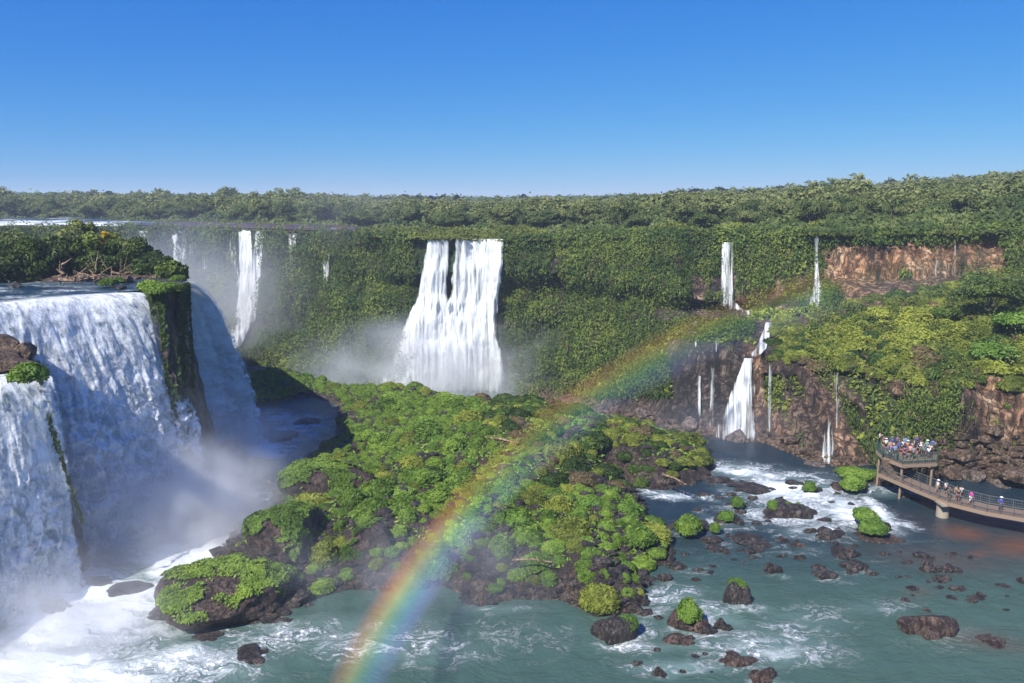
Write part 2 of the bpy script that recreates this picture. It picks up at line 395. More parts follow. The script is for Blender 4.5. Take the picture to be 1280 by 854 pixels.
def dome_geo(seed, n, rad=1.0, hz=.8, blade=.3, asp=2.6, lump=.25, core=True, hang=.15):
    """grassy mound: blades over a lumpy dome plus its dark body"""
    rg = np.random.default_rng(seed)
    d = unit(rg.normal(size=(n, 3))); d[:, 2] = np.abs(d[:, 2]) * 1.0 - .12
    r = 1 + lump * fbm(d[:, 0] * 1.7 + seed, d[:, 1] * 1.7, d[:, 2] * 1.7, 3, seed)
    C = d * r[:, None] * (rad, rad, hz * rad) * rg.uniform(.90, 1.04, (n, 1))
    N_ = d + (0, 0, .2)
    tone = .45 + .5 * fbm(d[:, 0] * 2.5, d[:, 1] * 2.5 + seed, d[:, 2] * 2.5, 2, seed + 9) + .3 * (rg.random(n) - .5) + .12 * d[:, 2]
    lv = leaves(C, N_, blade * rg.uniform(.6, 1.3, n), asp, .55, rg, hang, tone)
    if not core: return lv
    na, ne = 18, 8
    a = np.linspace(0, 2 * math.pi, na + 1); e = np.linspace(-.25, math.pi / 2, ne)
    A_, E_ = np.meshgrid(a, e)
    dd = np.stack([np.cos(A_) * np.cos(E_), np.sin(A_) * np.cos(E_), np.sin(E_)], -1).reshape(-1, 3)
    rr = (1 + lump * fbm(dd[:, 0] * 1.7 + seed, dd[:, 1] * 1.7, dd[:, 2] * 1.7, 3, seed)) * .9
    Vc = dd * rr[:, None] * (rad, rad, hz * rad)
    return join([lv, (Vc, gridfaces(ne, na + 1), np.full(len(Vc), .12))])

def rock_geo(seed, sub=3, flat=.6, nf=14):
    rg = np.random.default_rng(seed)
    bm = bmesh.new(); bmesh.ops.create_icosphere(bm, subdivisions=sub, radius=1.0)
    V = np.array([v.co[:] for v in bm.verts]); Fq = np.array([[v.index for v in f.verts] for f in bm.faces]); bm.free()
    V = unit(V)
    nk = unit(rg.normal(size=(nf, 3))); hk = rg.uniform(.62, 1.0, nf)
    dt = np.maximum(V @ nk.T, 1e-3)
    r = np.minimum((hk[None] / dt).min(1), 1.25)
    r *= 1 + .09 * fbm(V[:, 0] * 2.2 + seed, V[:, 1] * 2.2, V[:, 2] * 2.2, 4, seed)
    V = V * r[:, None]; V[:, 2] *= flat
    return V, Fq
def rock_mesh(name, seed, mat, sub=3, flat=.6):
    V, Fq = rock_geo(seed, sub, flat); return npmesh(name, V, Fq, mat)

# ================================================================== far cliff sheet
KU = np.array([-700, -150, 170, 250, 300, 400, 470, 530, 640, 700, 760, 820, 850, 905, 960, 1030, 1100, 1200, 1300, 1500, 1900], float)
KV = np.array([  # v of: lip, upper face foot, recess, mid, lower edge, base
 [285,310,318,360,405,450],[285,310,318,360,405,450],[285,310,318,360,405,452],[286,315,322,360,405,455],[288,325,332,368,415,470],
 [291,335,342,375,430,486],[296,345,352,380,435,492],[299,340,360,376,430,490],[300,338,362,382,430,492],[299,340,364,388,440,503],
 [297,354,374,402,455,524],[294,362,378,402,446,541],[292,370,378,402,442,546],[296,380,386,403,440,549],[295,378,389,404,440,556],
 [294,346,384,400,452,583],[293,348,360,400,463,597],[292,345,352,398,473,603],[290,340,350,398,475,612],[288,338,348,396,478,650],[286,336,346,396,478,690]], float)
KD = np.array([
 [292,291,294,284,268,240],[290,289,292,282,266,238],[287,286,289,279,262,236],[282,281,284,272,255,232],[265,264,267,252,234,212],
 [240,238,241,230,215,196],[215,213,216,206,197,190],[204,202,205,197,191,190],[199,197,202,194,189,188],[196,193,196,188,180,168],
 [190,185,188,177,165,150],[184,178,181,165,150,130],[180,173,177,160,138,122.5],[180,175,173,152,133,121],[176,169,165,150,132,119],
 [166,161,152,147,123,107.5],[161,156,151,138,114,102],[158,152,150,129,108,100],[157,150,146,123,104,97],[150,144,140,118,98,86],[140,134,130,110,92,76]], float)
WU = np.concatenate([np.arange(-700, -60, 12.0), np.arange(-60, 1360, 2.2), np.arange(1360, 1901, 12.0)])
NW = len(WU)
ROWS = [24, 10, 22, 30, 60]                       # subdivisions between lines (most where tall)
ts = np.concatenate([[i + j / n for j in range(n)] for i, n in enumerate(ROWS)] + [[5.0]])
def lerp_lines(K):
    L = np.stack([np.interp(WU, KU, K[:, i]) for i in range(6)], 0)         # 6 x NW
    i0 = np.minimum(ts.astype(int), 4); fr = (ts - i0)[:, None]
    return L[i0] * (1 - fr) + L[i0 + 1] * fr
WV = lerp_lines(KV); WD = lerp_lines(KD)
# wavy lip and step lines
WV += (fbm(WU / 30, 0.5, oct=3, seed=3) * 2.2)[None, :] * np.clip(1 - np.abs(ts[:, None] - 0) / 1.2, 0, 1)
WV += (fbm(WU / 22, 4.5, oct=3, seed=5) * 7)[None, :] * np.exp(-((ts[:, None] - 1.2) / .6) ** 2)
WV += (fbm(WU / 26, 7.5, oct=3, seed=6) * 9)[None, :] * np.exp(-((ts[:, None] - 4) / .5) ** 2)
W0 = PD(WU[None, :], WV, WD)
X0, Y0, Z0 = W0[..., 0], W0[..., 1], W0[..., 2]
amp = 1.0 - np.exp(-ts / .25)[:, None] * .8
col = fbm(X0 / 4.0, Z0 / 26, Y0 / 30, 4, 21)                                # columnar basalt
bul = fbm(X0 / 13, Z0 / 9, Y0 / 25, 4, 31)
fine = fbm(X0 / 1.6, Z0 / 3.0, Y0 / 8, 3, 41)
lm = np.abs(fbm(X0 / 6, Z0 / 7, 0, 3, 51))
WD2 = WD + amp * (-4.2 * bul - 2.6 * col - .9 * fine + 3.4 * lm + 1.6 * np.abs(fbm(X0 / 5.0, Z0 / 40, 0, 3, 55)) * (WU[None, :] < 900))
# regions given in photo coordinates
def box_w(u, v, u0, u1, v0, v1, s=14.0):
    return sstep(u0 - s, u0 + s, u) * (1 - sstep(u1 - s, u1 + s, u)) * sstep(v0 - s * .5, v0 + s * .5, v) * (1 - sstep(v1 - s * .5, v1 + s * .5, v))
UU = np.broadcast_to(WU[None, :], WV.shape)
n_big = fbm(X0 / 16, Z0 / 10, 0, 4, 61); n_col = fbm(X0 / 3.2, Z0 / 22, 0, 4, 71); n_sm = fbm(X0 / 4, Z0 / 4, 0, 4, 81)
rock = np.zeros_like(WV)
def addrock(a, s=1.0, thr=0.0, mixn=None):
    global rock
    nn = n_col * .6 + n_sm * .4 if mixn is None else mixn
    rock = np.maximum(rock, sstep(-.12, .12, a * s - .5 + nn * .9 - thr))
addrock(box_w(UU, WV, 1030, 1130, 302, 350, 22), .92)
addrock(box_w(UU, WV, 1120, 1330, 296, 345, 22), .70)
addrock(box_w(UU, WV, 850, 1030, 340, 392), .72)
addrock(box_w(UU, WV, 895, 1010, 296, 345), .62)
addrock(box_w(UU, WV, 820, 940, 380, 402), 1.1)
addrock(box_w(UU, WV, 835, 960, 425, 600), .82); addrock(box_w(UU, WV, 960, 1100, 440, 600), .74); addrock(box_w(UU, WV, 960, 1100, 555, 600), .9)
addrock(box_w(UU, WV, 940, 1010, 398, 470), 1.2)
addrock(box_w(UU, WV, 1190, 1400, 470, 560), .68); addrock(box_w(UU, WV, 1100, 1190, 500, 600), .3); addrock(box_w(UU, WV, 1090, 1190, 470, 500), .5)
addrock(box_w(UU, WV, 1170, 1400, 560, 640), .72)
addrock(box_w(UU, WV, 655, 860, 497, 560), 1.3)
addrock(box_w(UU, WV, 1040, 1200, 340, 385), .62)
addrock(box_w(UU, WV, 540, 700, 300, 352, 8), .35)
red = np.maximum(box_w(UU, WV, 1020, 1340, 292, 350), .8 * box_w(UU, WV, 930, 1400, 400, 620)); red = np.maximum(red, .6 * box_w(UU, WV, 655, 800, 490, 530))
red = np.maximum(red, .6 * box_w(UU, WV, 1030, 1250, 340, 400)); red = np.maximum(red, .35 * box_w(UU, WV, 840, 1000, 320, 400))
red = np.clip(red * (.75 + n_big * .9 + n_col * .5), 0, 1)
wet = np.clip(sstep(.05, .35, fbm(X0 / 2.5, Z0 / 40, 0, 3, 91)) * .8 + box_w(UU, WV, 845, 935, 400, 560) * .45 + box_w(UU, WV, 500, 640, 300, 500) * .8, 0, 1)
# recess shadows are real: overhang line is pushed back under the upper face (KD), dark undercut rock
und = np.exp(-((ts[:, None] - 1.55) / .42) ** 2) * sstep(-.15, .25, fbm(WU / 38, 9.1, oct=3, seed=15))[None, :] * (sstep(430, 480, WU) * (1 - sstep(880, 900, WU)))[None, :]
WD2 = WD2 + und * 3.5
ledge_n = .5 + .5 * np.clip(fbm(WU / 45, 2.2, oct=4, seed=88) * 2.2, -1, 1)
lr = (sstep(380, 450, WU) * (1 - sstep(1000, 1030, WU)))
push1 = (1.5 + 5.0 * ledge_n * (.5 + .5 * (WU > 600))) * lr
WD2 = WD2 - push1[None] * (sstep(.35, .9, ts) * (ts <= 1.001))[:, None]
led2 = np.clip(fbm(WU / 30, 6.2, oct=4, seed=89) * 2.5, 0, 1)
WD2 = WD2 - (2.8 * led2 * (sstep(250, 300, WU) * (1 - sstep(880, 920, WU))))[None] * (sstep(2.3, 2.9, ts) * (ts <= 3.001))[:, None]
WD2 = WD2 - (2.5 * np.clip(fbm(WU / 24, 7.2, oct=4, seed=90) * 2.5, 0, 1) * (sstep(300, 380, WU) * (1 - sstep(800, 860, WU))))[None] * (sstep(4.2, 4.42, ts) * (ts <= 4.45))[:, None]
rock = np.maximum(rock, und * 1.3 > .6)
green = np.clip(1 - rock, 0, 1); WD2 = WD2 + 2.2 * sstep(.12, .38, fbm(X0 / 9, Z0 / 5, 0, 4, 401)) * green
W = PD(UU, WV, WD2)
me = npmesh('cliff', W.reshape(-1, 3), gridfaces(len(ts), NW)[:, ::-1], M['cliff'], {'green': green, 'red': red, 'wet': wet}, True)
tag(obj('cliff', me), kind='structure')
def cliff_d(u, v):                                # distance of the cliff surface at a photo position
    j = int(np.clip(np.searchsorted(WU, u), 1, NW - 1)); return float(np.interp(v, WV[:, j], WD2[:, j]))
def cliff_min(u, v, w=3):
    return min(cliff_d(u + k, v) for k in (-w, 0, w))

# ---- plateau ground from the lip to the horizon
SKY_U = [-700, 0, 430, 600, 800, 900, 1000, 1100, 1200, 1280, 1500, 1900]; SKY_V = [240, 240, 243, 246, 243, 236, 233, 227, 219, 212, 205, 200]
LIPX = X0[0] / Y0[0]; LIPD = WD2[0]; LIPZ = W[0, :, 2]
def plateau_z(a, d):
    """ground height at azimuth slope a = x/y and forward distance d"""
    u = CX + F * a * .985
    lip = np.interp(a, LIPX, LIPD); lz = np.interp(a, LIPX, LIPZ)
    tgt = HC + (250 - np.interp(u, SKY_U, SKY_V)) / F * 600 - 11.5
    t = sstep(0, 1, (d - lip) / (620 - lip))
    near = sstep(600, 1000, u)
    t = t * (1 - near) + near * np.clip((d - lip) / (620 - lip), 0, 1) ** .8
    return lz + (np.maximum(tgt, 28) - lz) * t - np.clip((d - 900) / 4000, 0, 1) * 0
DR = np.concatenate([[0], np.geomspace(2, 5200, 90)])
PX = LIPX[None, ::3] * (LIPD[None, ::3] + DR[:, None]); PY = LIPD[None, ::3] + DR[:, None]
PZ = plateau_z(np.broadcast_to(LIPX[None, ::3], PX.shape), PY) + np.minimum(DR[:, None] / 10, 1) * .5 * fbm(PX / 9, PY / 9, 0, 3, 5)
PZ[0] = LIPZ[::3]
me = npmesh('terrain', np.stack([PX, PY, PZ], -1).reshape(-1, 3), gridfaces(*PX.shape), M['plateau'], smooth=True)
tag(obj('terrain', me), kind='structure')

# ---- cliff vegetation (hanging plants no one could count)
def cell_sample(n, weight, rg):
    A = W[:-1, :-1]; B = W[:-1, 1:]; Cc = W[1:, :-1]
    area = np.linalg.norm(np.cross(B - A, Cc - A), axis=-1)
    w = (area * weight[:-1, :-1]).ravel(); w /= w.sum()
    idx = rg.choice(len(w), n, p=w); r, c = np.unravel_index(idx, area.shape)
    a, b = rg.random((n, 1)), rg.random((n, 1))
    p = A[r, c] + a * (B[r, c] - A[r, c]) + b * (Cc[r, c] - A[r, c])
    nn = unit(np.cross(Cc[r, c] - A[r, c], B[r, c] - A[r, c])); nn *= np.where(nn[:, 1:2] > 0, -1, 1)
    return p, nn, r, c
vis = ((WU > -60) & (WU < 1360)).astype(float)[None, :] + .02
rg = np.random.default_rng(3)
steep = (ts[:, None] <= 5) * np.ones_like(WV)
benchw = np.clip(sstep(960, 1060, UU) * sstep(2.0, 2.4, ts[:, None] + 0 * UU) * (1 - sstep(3.9, 4.1, ts[:, None] + 0 * UU)), 0, 1)
fallm = np.zeros_like(WV)
for b_ in [(514, 630, 296, 500), (900, 918, 296, 390), (1015, 1028, 292, 388), (918, 942, 445, 555), (945, 965, 398, 448), (296, 326, 286, 440), (1034, 1048, 455, 580)]: fallm = np.maximum(fallm, box_w(UU, WV, *b_, 4))
bare = np.maximum(sstep(.12, .38, fbm(X0 / 9, Z0 / 5, 0, 4, 401)) * .9, (1 - sstep(.0, .07, np.abs(fbm(X0 / 4.5, Z0 / 50, 0, 3, 403)))) * .95)
gw = green ** 1.5 * (1 - bare) * (1 - np.clip(und * 1.4, 0, .95)) * vis * (1 - .75 * benchw) * (1 - fallm)
def clusters(n, per, wgt, rmin, rmax, rg, up=0.0, out=.35, down=1.3):
    p, nn, r, c = cell_sample(n, wgt, rg)
    big = fbm(p[:, 0] / 7.0, p[:, 2] / 8.0, p[:, 1] / 20, 3, 111)
    keep = rg.random(n) < .45 + .9 * sstep(-.5, .1, big); p, nn, r, c, big = [q[keep] for q in (p, nn, r, c, big)]; n = len(p)
    rad = (rmin + (rmax - rmin) * rg.random(n) ** 2.2) * (1 + .5 * big); tone = .33 + .75 * big + .8 * (rg.random(n) - .5)
    k = np.repeat(np.arange(n), per); m = len(k)
    d = unit(rg.normal(size=(m, 3))); sgn = np.sign((d * nn[k]).sum(1)); d = d * np.where(sgn < 0, -1, 1)[:, None]
    q = p[k] + nn[k] * (out * rad[k])[:, None] + d * rad[k][:, None] * (1, 1, down) * (rg.random((m, 1)) ** .3)
    q[:, 2] += up * rad[k]
    return q, d + nn[k] * .4 + (0, 0, .3), k, rad, tone, r, c
q, dn_, k, rad, tone, r, c = clusters(16000, 40, gw, .45, 3.0, rg)
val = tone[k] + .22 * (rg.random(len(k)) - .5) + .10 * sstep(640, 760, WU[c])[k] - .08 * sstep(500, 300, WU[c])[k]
lv1 = leaves(q, dn_, rg.uniform(.20, .42, len(k)) * np.clip(WD2[r, c] / 185, .55, 1.4)[k], 2.0, .5, rg, .45, val)
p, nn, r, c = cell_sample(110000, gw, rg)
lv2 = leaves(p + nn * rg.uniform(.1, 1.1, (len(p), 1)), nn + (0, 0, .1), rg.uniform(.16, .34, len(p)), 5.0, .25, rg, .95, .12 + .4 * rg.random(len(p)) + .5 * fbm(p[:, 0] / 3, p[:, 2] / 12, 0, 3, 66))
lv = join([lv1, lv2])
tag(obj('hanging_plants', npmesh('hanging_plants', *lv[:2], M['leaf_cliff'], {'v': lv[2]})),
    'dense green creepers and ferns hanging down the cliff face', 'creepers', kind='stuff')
patch = sstep(.05, .3, fbm(X0 / 11, Z0 / 7, 0, 4, 777))
for (nm_, mt_, n_, lb_) in [('dry_creepers', 'leaf_scrub', 2600, 'yellowish dry creepers in patches on the far cliff face'), ('bright_ferns', 'leaf_cliff', 1500, 'larger bright fern clumps standing out on the far cliff face'), ('dead_vines', 'leaf_dry', 1300, 'brown dead vines hanging between the creepers of the far cliff')]:
    wgt_ = gw * (patch if mt_ != 'leaf_dry' else (1 - patch) * .5 + .1)
    q, dn_, k, rad, tone, r, c = clusters(n_, 34, wgt_, .4, 2.2, rg, .1, .5, 1.8 if mt_ == 'leaf_dry' else 1.2)
    lv = leaves(q, dn_, rg.uniform(.18, .40, len(k)) * np.clip(WD2[r, c] / 185, .55, 1.4)[k], 2.4, .5, rg, .5, tone[k] + .35 * (mt_ == 'leaf_cliff') + .2 * (rg.random(len(k)) - .5))
    tag(obj(nm_, npmesh(nm_, *lv[:2], M[mt_], {'v': lv[2]})), lb_, 'creepers', kind='stuff')
# low scrub along the rim and on the sloping bench at the right
p, nn, r, c = cell_sample(150000, (.15 + benchw * 3.2) * green * vis * (UU > 700), rg)
lump = fbm(p[:, 0] / 2.6, p[:, 1] / 2.6, 0, 3, 121); l2 = fbm(p[:, 0] / 9, p[:, 1] / 9, 0, 3, 131)
p = p + np.array([0, 0, 1.0]) * (np.clip(.5 + 1.8 * lump + .8 * l2, 0, 2.6) * rg.uniform(.6, 1, len(p)))[:, None]
lv = leaves(p, nn * .5 + (0, -.2, .9), rg.uniform(.25, .6, len(p)), 1.8, .6, rg, 0, .45 + .7 * l2 + .3 * lump + .3 * (rg.random(len(p)) - .5))
tag(obj('scrub', npmesh('scrub', *lv[:2], M['leaf_scrub'], {'v': lv[2]})), 'yellow green scrub covering the sloping bench below the red cliff', 'scrub', kind='stuff')
lipw = np.exp(-(ts[:, None] / .12) ** 2) * np.ones_like(WV) * vis * (WU > 430)[None, :] * (1 - fallm)
q, dn_, k, rad, tone, r, c = clusters(2600, 34, lipw, .8, 2.2, rg, .4, .0, .8)
lv = leaves(q, dn_, rg.uniform(.3, .6, len(k)), 1.6, .5, rg, 0, tone[k] + .2 * (rg.random(len(k)) - .5))
tag(obj('rim_bushes', npmesh('rim_bushes', *lv[:2], M['leaf_cliff'], {'v': lv[2]})), 'tangled green bushes spilling over the rim of the far cliff', 'bushes', kind='stuff')
# rim scrub behind the lip
n = 120000
cc = rg.integers(0, NW, n); cc = cc[(WU[cc] > -60) & (WU[cc] < 1340)]; n = len(cc)
dd = rg.random(n) ** 1.3 * 60 - 2
a_ = LIPX[cc] + rg.normal(size=n) * .001; d_ = LIPD[cc] + dd
dry = sstep(.0, .3, fbm(a_ * 20, d_ / 20, 0, 3, 141)); x_ = a_ * d_
zz = plateau_z(a_, np.maximum(d_, LIPD[cc])) + np.clip(.8 + 2.6 * fbm(x_ / 4, d_ / 6, 0, 3, 151), 0, 3.4) * rg.random(n) ** .6 * np.clip(dd / 4, .2, 1)
ok = ((WU[cc] > 440) | (d_ - LIPD[cc] < 5) | ((WU[cc] > 175) & (d_ - LIPD[cc] > 18)))
Cp = np.stack([x_, d_, zz], 1)[ok]
lv = leaves(Cp, np.tile([0, -.3, 1.0], (len(Cp), 1)), rg.uniform(.35, .8, len(Cp)), 1.8, .6, rg, 0, (.35 + .5 * fbm(Cp[:, 0] / 7, Cp[:, 1] / 7, 0, 2, 77) + .3 * rg.random(len(Cp)) - .15))
tag(obj('rim_scrub', npmesh('rim_scrub', *lv[:2], M['leaf_scrub'], {'v': lv[2]})), 'low brownish green scrub along the top rim of the far cliff', 'scrub', kind='stuff')

# ================================================================== forest on the plateau
TREEV = []
for i, (h, w, nl, flat, palm) in enumerate([(10, 11, 15, .35, 0), (11, 9, 12, .3, 0), (8, 11, 13, .3, 0), (12, 12, 17, .35, 0), (9, 7, 8, .3, 0), (10, 6, 0, .3, 1), (7, 9, 10, .4, 0)]):
    cr, tk = tree_geo(200 + i, h, w, max(nl, 1), 2600, .48, flat, palm=bool(palm))
    TREEV.append((npmesh('crown', cr[0], cr[1], M['leaf_forest'], {'v': cr[2]}), npmesh('trunk', tk[0], tk[1], M['bark'], smooth=True), h, w))
LOWV = []
for i, (h, w, nl) in enumerate([(10, 11, 12), (11, 9, 10), (8, 11, 10), (12, 12, 12), (9, 7, 7)]):
    cr, tk = tree_geo(300 + i, h, w, nl, 420, .85, .3)
    LOWV.append(cr)
cand = []
rg = np.random.default_rng(5)
yy = 175.0
while yy < 700:
    st = 5.2 + (yy - 170) * .008
    for a in np.arange(-.74, .78, st / yy):
        aj = a + rg.normal() * .35 * st / yy; dj = yy + rg.normal() * .35 * st
        lip = float(np.interp(aj, LIPX, LIPD)); u = CX + F * aj * .985
        front = np.interp(u, [-100, 165, 190, 430, 470, 640, 850, 1000, 1280], [88, 88, 52, 48, 50, 44, 24, 9, 5])
        if dj < lip + front + 14 * float(vnoise(aj * 25, 1.5)): continue
        cand.append((aj * dj, dj, float(plateau_z(aj, dj)), u, dj - lip - front, rg.random()))
    yy += st * .8
cand.sort(key=lambda t: (t[4] + 22 * t[5]))
random.seed(4)
inframe = [t for t in cand if -20 < t[3] < 1300]; rest = [t for t in cand if not (-20 < t[3] < 1300)]
kinds = {0: 'broad crowned green tree', 1: 'tall rounded dark green tree', 2: 'wide flat topped tree', 3: 'large spreading tree', 4: 'slim upright tree', 5: 'palm with drooping fronds', 6: 'low bushy tree'}
for t in inframe[:290]:
    k = random.choice([0, 0, 1, 2, 2, 3, 3, 4, 6, 6, 5]) if t[3] > 700 else random.choice([0, 1, 2, 3, 6, 4])
    cm, tm, h, w = TREEV[k]
    u = t[3]
    near = t[4] < 14
    side = 'left' if u < 430 else ('centre' if u < 850 else 'right')
    where = {'left': 'beyond the far left river', 'centre': 'above the tall central falls', 'right': 'above the red cliff'}[side]
    e = empty('palm_tree' if k == 5 else 'forest_tree', (t[0], t[1], t[2]), random.uniform(0, 6.28))
    s = random.uniform(.45, .85) * (.75 if near and u > 850 else 1.0) * (1.15 if u < 430 else 1.0); s *= 1.3 if random.random() < .08 else 1.0; e.scale = (s, s, s * random.uniform(.85, 1.15))
    row = 'at the forest edge' if near else 'deep in the forest'
    tag(e, f'{kinds[k]} {row} {where}', 'palm' if k == 5 else 'tree', f'forest trees {where}')
    obj('crown', cm, e); obj('trunk', tm, e)
parts = []
for t in inframe[290:] + rest:
    V, Fq, A = LOWV[random.randrange(5)]
    s = random.uniform(.5, .95) * (1.3 if random.random() < .05 else 1.0) * (1.15 if t[3] < 430 else 1.0); an = random.uniform(0, 6.28); ca, sa = math.cos(an) * s, math.sin(an) * s
    V2 = np.stack([V[:, 0] * ca - V[:, 1] * sa + t[0], V[:, 0] * sa + V[:, 1] * ca + t[1], V[:, 2] * s + t[2]], 1)
    parts.append((V2, Fq, np.clip(A + random.uniform(-.3, .3), 0, 1)))
V, Fq, A = join(parts)
tag(obj('forest', npmesh('forest', V, Fq, M['leaf_forest'], {'v': A})), 'continuous green forest covering the plateau behind the falls', 'forest', kind='stuff')
rg = np.random.default_rng(15); n = 110000
uu_ = rg.uniform(-30, 1310, n); a_ = (uu_ - CX) / F / .985; lp_ = np.interp(a_, LIPX, LIPD); fr_ = np.interp(uu_, [-100, 165, 190, 430, 470, 640, 850, 1000, 1280], [88, 88, 52, 48, 50, 44, 24, 9, 5])
d_ = lp_ + fr_ - 8 + 75 * rg.random(n) ** 1.5; x_ = a_ * d_
z_ = plateau_z(a_, d_) + np.clip(2.2 + 4.5 * fbm(x_ / 5, d_ / 6, 0, 3, 99), .3, 5) * rg.random(n) ** .5 * np.clip((d_ - lp_ - fr_ + 9) / 8, .25, 1)
lv = leaves(np.stack([x_, d_, z_], 1), np.tile([0, -.6, .8], (n, 1)), rg.uniform(.5, 1.1, n), 1.6, .6, rg, 0, .35 + .8 * fbm(x_ / 7, d_ / 7, 0, 3, 98) + .3 * (rg.random(n) - .5))
tag(obj('understory', npmesh('understory', *lv[:2], M['leaf_forest'], {'v': lv[2]})), 'leafy understory closing the foot of the forest edge', 'undergrowth', kind='stuff')
# far canopy to the horizon
aa = np.linspace(-.78, .82, 620); dd = np.geomspace(640, 5000, 130)
AA, DD = np.meshgrid(aa, dd); XX = AA * DD
cz = plateau_z(AA, DD) + 7 + 4.5 * np.abs(fbm(XX / 11, DD / 16, 0, 3, 161)) * 2 + 3 * fbm(XX / 60, DD / 90, 0, 3, 171) + np.clip((DD - 640) / 4400, 0, 1) * 2.0
t = NT('canopy_leaf'); g = t.n('ShaderNodeNewGeometry').outputs['Position']
cR = t.ramp(t.noise(g, .12, 5, .6), [(.35, (.018, .04, .012)), (.5, (.05, .085, .024)), (.65, (.11, .14, .045))])
M['canopy'] = t.surf(t.n('ShaderNodeBsdfDiffuse', inp={'Color': cR}).outputs[0])
V, Fq, A = join([(np.stack([XX, DD, cz], -1).reshape(-1, 3), gridfaces(*AA.shape), np.full(AA.size, .3))])
o = obj('distant_forest', npmesh('distant_forest', V, Fq, M['canopy'], smooth=False)); tag(o, 'distant hazy forest canopy running to the horizon', 'forest', kind='stuff')
ii = np.random.default_rng(8).integers(0, AA.size, 60000)
Cp = V[ii] + np.random.default_rng(9).normal(size=(60000, 3)) * (2.0, 3.0, .8)
lv = leaves(Cp, np.tile([0, -.4, 1.0], (60000, 1)), np.random.default_rng(1).uniform(1.2, 2.6, 60000), 1.4, .7)
tag(obj('distant_leaves', npmesh('distant_leaves', *lv[:2], M['leaf_forest'], {'v': lv[2]})), 'leafy treetops of the distant forest near the horizon', 'forest', kind='stuff')

# far upper river at the left, seen over the lip
n1, n2 = 260, 40
ua = np.interp(np.linspace(0, 1, n1), [0, 1], [-.74, -.20]); fr = np.linspace(0, 1, n2)
lipd = np.interp(ua, LIPX, LIPD)
D_ = lipd[None] + fr[:, None] * (22 + 62 * sstep(-.48, -.56, ua))[None]; X_ = ua[None] * D_; Z_ = plateau_z(np.broadcast_to(ua[None], D_.shape), D_) * 0 + np.interp(ua, LIPX, LIPZ)[None] + .8 + fr[:, None] * 1.0
fm = np.clip((.30 - .3 * sstep(-.5, -.44, ua))[None] + .55 * fbm(X_ / 14, D_ / 12, 0, 3, 181) + .75 * sstep(.86, 0, fr)[:, None] * ((ua < -.49)[None] * 1.0), 0, 1.2)
me = npmesh('upper_river', np.stack([X_, D_, Z_], -1).reshape(-1, 3), gridfaces(n2, n1), M['water_up'], {'foam': fm, 'tint': np.ones(X_.size), 'brown': np.clip(fbm(X_ / 30, D_ / 6, 0, 3, 9) * 1.5 + .9 * sstep(-.5, -.42, X_ / D_), 0, 1)}, True)
tag(obj('far_river', me), kind='structure')

# ================================================================== left near plateau and its falls
ZP = 27.0
EDGE = np.array([(-78, -20), (-68, 10), (-61, 30), (-60, 48), (-60, 62)] + [tuple(P(u, v, ZP)[:2]) for u, v in [(-150, 397), (-60, 388), (0, 379), (60, 373), (110, 369), (168, 366), (178, 364), (196, 367), (214, 367), (224, 363), (229, 357), (232, 351)]] + [(-52, 122), (-64, 140), (-96, 190), (-150, 240), (-240, 286)], float)
poly = [tuple(p) for p in EDGE] + [(-700, 300), (-700, -20)]
def inpoly(x, y, pl):
    r = np.zeros(np.shape(x), bool); n = len(pl)
    for i in range(n):
        x1, y1 = pl[i]; x2, y2 = pl[(i + 1) % n]
        if y1 == y2: continue
        r ^= ((y1 > y) != (y2 > y)) & (x < (x2 - x1) * (y - y1) / (y2 - y1) + x1)
    return r
def polydist(x, y, pl, closed=True):
    d = np.full(np.shape(x), 1e9); n = len(pl)
    for i in range(n if closed else n - 1):
        a = np.array(pl[i], float); b = np.array(pl[(i + 1) % n], float); ab = b - a
        t = np.clip(((x - a[0]) * ab[0] + (y - a[1]) * ab[1]) / (ab @ ab + 1e-9), 0, 1)
        d = np.minimum(d, np.hypot(x - a[0] - t * ab[0], y - a[1] - t * ab[1]))
    return d
# top water/ground of the plateau
ax = np.concatenate([np.arange(-240, -70, 6.0), np.arange(-70, -33, .6)]); ay = np.concatenate([np.arange(-20, 60, 4.0), np.arange(60, 126, .6), np.arange(126, 300, 6.0)])
GX, GY = np.meshgrid(ax, ay)
def snap(GX, GY, pl):
    ins = inpoly(GX, GY, pl); return ins
ins = snap(GX, GY, poly)
dE = polydist(GX, GY, [tuple(p) for p in EDGE], False)
zt = ZP - .05 + .2 * fbm(GX / 2.5, GY / 2.5, 0, 3, 7) - sstep(3.0, 0.0, dE) * .25
Fq = gridfaces(*GX.shape); insf = ins.ravel()[Fq].all(1)
fm = np.clip(.55 * fbm(GX / 5, GY / 2.2, 0, 4, 17) + .28 + .75 * sstep(3.0, .3, dE), 0, 1)
me = npmesh('plateau_river', np.stack([GX, GY, zt], -1).reshape(-1, 3), Fq[insf], M['water_up'], {'foam': fm, 'tint': np.ones(GX.size) * .9, 'brown': np.zeros(GX.size)}, True)
tag(obj('plateau_river', me), kind='structure')
